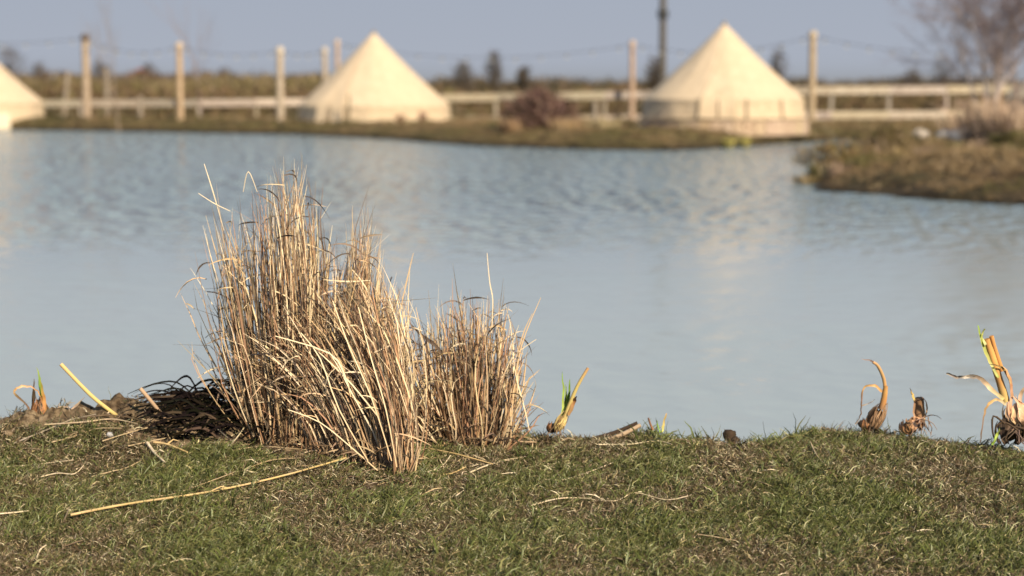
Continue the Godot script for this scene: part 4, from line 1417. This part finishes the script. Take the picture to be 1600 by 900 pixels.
		lit.ribbon(pv(q), fill(3, 0.003, rng.randf_range(0.003, 0.006), 0.002), shades(3, [c, c]), Vector3(rng.randfn(0, 0.3), 1, 0.4), 0.4)
	tag(put("straw_litter", lit, M.plant), "broken straw littering the turf round the reed clumps", "straw", "", "stuff")

func fallen_stalks() -> void:
	rng.seed = 1006
	var gold := Color(0.68, 0.50, 0.24)
	var dun := Color(0.52, 0.40, 0.24)
	var grey := Color(0.36, 0.30, 0.23)
	var list := [
		[[[110, 808], [200, 790], [330, 768], [450, 741], [575, 705]], 0.0085, gold, "longest fallen golden reed stalk, slanting across the left grass to the leaning sheaf"],
		[[[235, 776], [270, 771], [330, 752], [367, 738]], 0.004, dun, "thin fallen stalk lying just above the longest golden stalk"],
		[[[-10, 805], [20, 801], [46, 799]], 0.006, PALE, "pale stalk end poking in at the left edge of the grass"],
		[[[5, 728], [50, 724], [115, 721]], 0.005, PALE * 0.85, "pale stalk lying level on the far left grass below the mound"],
		[[[62, 744], [90, 740], [116, 741], [131, 730]], 0.005, PALE * 0.85, "bent pale stalk on the left grass, its right end hooked upward"],
		[[[143, 743], [170, 740], [198, 729], [222, 720]], 0.005, dun, "thin dun stalk right of the hooked one on the left grass"],
		[[[200, 700], [240, 689], [270, 681], [305, 673]], 0.005, dun, "dun stalk slanting up into the shade of the dark leaf heap"],
		[[[230, 692], [243, 708], [258, 722]], 0.011, PALE, "short broad straw leaf pointing down below the brown stake"],
		[[[240, 692], [262, 697], [293, 706]], 0.009, gold, "short yellow leaf lying level below the dark leaf heap"],
		[[[318, 711], [360, 704], [410, 700], [480, 706]], 0.004, dun, "long thin strand at the foot of the tallest clump"],
		[[[636, 701], [680, 695], [726, 685]], 0.006, gold, "straw stalk between the feet of the leaning sheaf and the smallest clump"],
		[[[655, 698], [710, 711], [770, 727]], 0.006, gold, "straw stalk slanting down to the right, the left arm of a V on the grass"],
		[[[735, 741], [760, 727], [790, 718], [822, 711]], 0.006, PALE, "pale stalk, the right arm of a V on the grass below the smallest clump"],
		[[[622, 732], [660, 736], [700, 738], [727, 731]], 0.006, gold, "straw stalk right of the leaning sheaf's foot"],
		[[[668, 738], [690, 728], [704, 712]], 0.006, PALE, "short bent stalk rising from the straw by the leaning sheaf's foot"],
		[[[850, 752], [880, 747], [920, 735], [958, 722]], 0.005, PALE * 0.9, "pale stalk slanting up to the right in the middle of the grass"],
		[[[830, 790], [870, 782], [905, 776], [960, 780], [992, 773], [1040, 781], [1075, 778]], 0.005, PALE * 0.85, "long crooked pale stalk in the middle of the lower grass"],
		[[[935, 697], [985, 692], [1025, 687], [1050, 694]], 0.005, PALE * 0.85, "arched pale stalk on the grass edge below the tiny yellow shoot"],
		[[[1266, 694], [1276, 711], [1290, 730]], 0.006, dun, "short dun stalk pointing down at the right of the grass edge"],
		[[[755, 687], [790, 692], [838, 690]], 0.008, Color(0.5, 0.36, 0.22), "brown stick lying across the dark hollow right of the smallest clump"],
		[[[310, 872], [340, 845], [367, 819]], 0.005, Color(0.10, 0.09, 0.06), "dark twig in the lower left grass"],
		[[[978, 805], [981, 840], [984, 876]], 0.003, dun, "thin upright dry weed stem in the lower middle grass"],
		[[[1090, 838], [1115, 842], [1150, 845]], 0.004, dun, "small dun stalk in the right-hand lower grass"],
		[[[55, 880], [62, 862], [72, 852]], 0.006, PALE, "short pale leaf standing in the bottom left grass"],
		[[[250, 884], [290, 876], [320, 884]], 0.004, PALE * 0.9, "crooked pale straw in the bottom left grass right of the short leaf"],
		[[[20, 692], [70, 672], [110, 657], [150, 649]], 0.006, grey, "grey-brown twig running up the left mound"],
		[[[70, 664], [130, 659], [175, 656], [215, 664]], 0.006, Color(0.58, 0.46, 0.3), "pale root lying level across the left mound"],
		[[[80, 693], [110, 681], [150, 668], [190, 672]], 0.006, dun, "dun stalk at the lower edge of the left mound"],
		[[[110, 658], [150, 648], [185, 652], [225, 660]], 0.005, Color(0.20, 0.14, 0.09), "dark twig on top of the left mound beside the yellow stalk"],
		[[[160, 690], [200, 678], [240, 670], [278, 676]], 0.005, dun, "dun stalk below the brown stake at the mound's right end"],
		[[[300, 640], [340, 672], [362, 688]], 0.006, Color(0.22, 0.19, 0.16), "grey stalk lying over the dark leaf heap"],
		[[[360, 695], [385, 660], [398, 620]], 0.005, PALE * 0.8, "pale stalk leaning against the left foot of the tallest clump"],
		[[[362, 740], [420, 722], [470, 716]], 0.004, dun, "thin dun stalk below the foot of the tallest clump"],
		[[[1150, 742], [1185, 752], [1210, 760]], 0.003, dun, "thin dun straw in the right-hand grass"],
	]
	for q in list:
		var pts := []
		var k: int = q[0].size()
		for j in k:
			var p := on_bank(q[0][j][0], q[0][j][1], 0.020 if q[1] < 0.007 else 0.028)
			pts.append(p + Vector3(0, rng.randf_range(-0.008, 0.008), 0))
		var r: float = q[1] * 0.55
		var root := thing("fallen_stalk", pts[0], q[3], "reed stalk", "fallen reed stalks on the near bank")
		var p := smooth(pv(pts), 5)
		var rr := PackedFloat32Array()
		var cols := PackedColorArray()
		var c: Color = q[2]
		for j in p.size():
			rr.append(r * lerpf(1.05, 0.7, j / (p.size() - 1.0)) * (1.0 + 0.15 * noise.get_noise_2d(j * 5.0, r * 9000.0)))
			cols.append(vary(c * 0.85, 0.2))
		var s := Shape.new()
		s.tube(p, rr, cols, 6)
		put("stalk", s, M.plant, root)
		if r > 0.0036:
			var sh := Shape.new()
			var m := p.size() / 2
			var e := p[m] + Vector3(rng.randf_range(0.03, 0.08), 0.012, rng.randf_range(-0.02, 0.03))
			sh.ribbon(pv([p[m], p[m].lerp(e, 0.5) + Vector3(0, 0.012, 0), e]), fill(3, r * 2.0, r * 1.6, r * 0.3), shades(3, [c, c * 0.9]), Vector3(0.1, 0.9, 0.4), 0.4)
			put("sheath", sh, M.plant, root)
	# a thick cut stalk and its dark companion at the water's edge
	var d := edge(0.35) - 0.06
	var t := thing("cut_stalk", at(950, 690, d), "thick cut brown stalk lying on the bank edge, its end raised to the right", "stalk")
	stick(t, "stalk", [[880, 692], [930, 690], [965, 682], [1001, 664]], d - 0.02, 0.0095, [Color(0.34, 0.25, 0.16), Color(0.5, 0.38, 0.25), Color(0.5, 0.38, 0.26)], 0.95)
	stick(t, "dark_stalk", [[925, 686], [960, 676], [996, 661]], d + 0.02, 0.0085, [DARK, DARK], 1.0)

# ---------------------------------------------------------------- grass
func lawn() -> void:
	rng.seed = 1007
	var meshes := []
	var kinds := 3
	var variants := 7
	for kind in kinds:
		for k in variants:
			var s := Shape.new()
			for b in 11:
				var a := rng.randf() * TAU
				var r := sqrt(rng.randf()) * 0.022
				var p := Vector3(cos(a) * r, -0.004, sin(a) * r)
				var az := rng.randf() * TAU
				var flat := Vector3(cos(az), 0, sin(az))
				var ln := rng.randf_range(0.014, 0.050) * (1.1 if kind == 0 else 1.0)
				var rise := rng.randf_range(0.35, 1.0) if kind == 0 else rng.randf_range(0.12, 0.8)
				var d := (flat * (1.0 - rise * 0.75) + Vector3.UP * rise).normalized()
				var pts := PackedVector3Array([p])
				for j in 3:
					p += d * ln / 3.0
					pts.append(p)
					d = (d + flat * 0.15 + Vector3(rng.randfn(0, 0.38), rng.randfn(-0.2, 0.2), rng.randfn(0, 0.38))).normalized()
				var w := rng.randf_range(0.0016, 0.0038)
				var roll := rng.randf()
				var c := Color(0.075, 0.115, 0.022)
				if kind == 0: c = Color(0.108, 0.130, 0.040) if roll < 0.46 else (Color(0.17, 0.172, 0.066) if roll < 0.84 else Color(0.50, 0.43, 0.24))
				elif kind == 1: c = Color(0.112, 0.116, 0.042) if roll < 0.36 else (Color(0.18, 0.155, 0.072) if roll < 0.72 else Color(0.50, 0.425, 0.24))
				else: c = Color(0.11, 0.115, 0.045) if roll < 0.34 else (Color(0.16, 0.115, 0.07) if roll < 0.68 else (Color(0.38, 0.30, 0.175) if roll < 0.92 else Color(0.60, 0.52, 0.37)))
				c = vary(c, 0.42)
				s.ribbon(pts, PackedFloat32Array([w, w, w * 0.8, w * 0.2]), shades(4, [c * 0.85, c]), Vector3(-flat.z, 0.4, flat.x) if rng.randf() < 0.5 else Vector3(flat.x, 0.9, flat.z), 0.3, rng.randfn(0, 0.6))
			meshes.append(s.mesh())
	var places := []
	for k in meshes.size():
		places.append([])
	var patch := FastNoiseLite.new()
	patch.seed = 77
	patch.frequency = 1.6
	patch.fractal_octaves = 3
	var n := 0
	while n < 60000:
		var d := rng.randf_range(5.7, 8.1)
		var x := rng.randf_range(-1, 1) * (d * 0.285 + 0.25)
		if d > edge(x) + 0.10:
			n += 1
			continue
		var z := -d
		n += 1
		var b := bare(x, z)
		if rng.randf() < b * 0.93:
			continue
		var g := patch.get_noise_2d(x, z * 0.7) + rng.randfn(0, 0.36) - 0.19
		if d > edge(x) - 0.25: g -= 0.12
		var kind := 0 if g > 0.10 else (1 if g > -0.12 else 2)
		if b > 0.3: kind = 2
		var nx := bank(x + 0.01, z) - bank(x - 0.01, z)
		var nz := bank(x, z + 0.01) - bank(x, z - 0.01)
		var up := Vector3(-nx / 0.02, 1, -nz / 0.02).normalized()
		var rot := Basis(Quaternion(Vector3.UP, up)) * Basis(Vector3.UP, rng.randf() * TAU)
		var sc := rng.randf_range(0.75, 1.25) * (1.0 + 0.35 * patch.get_noise_2d(x * 3.0 + 9.0, z * 3.0)) * (1.15 if kind == 0 else 0.95)
		if rng.randf() < (0.12 if d > edge(x) - 0.12 else 0.012): sc *= rng.randf_range(1.3, 1.9)
		places[kind * variants + rng.randi() % variants].append(Transform3D(rot.scaled(Vector3.ONE * sc), Vector3(x, bank(x, z), z)))
	multi("lawn_grass", meshes, places, M.grass, "short matted green and straw-coloured grass on the near bank", "grass")
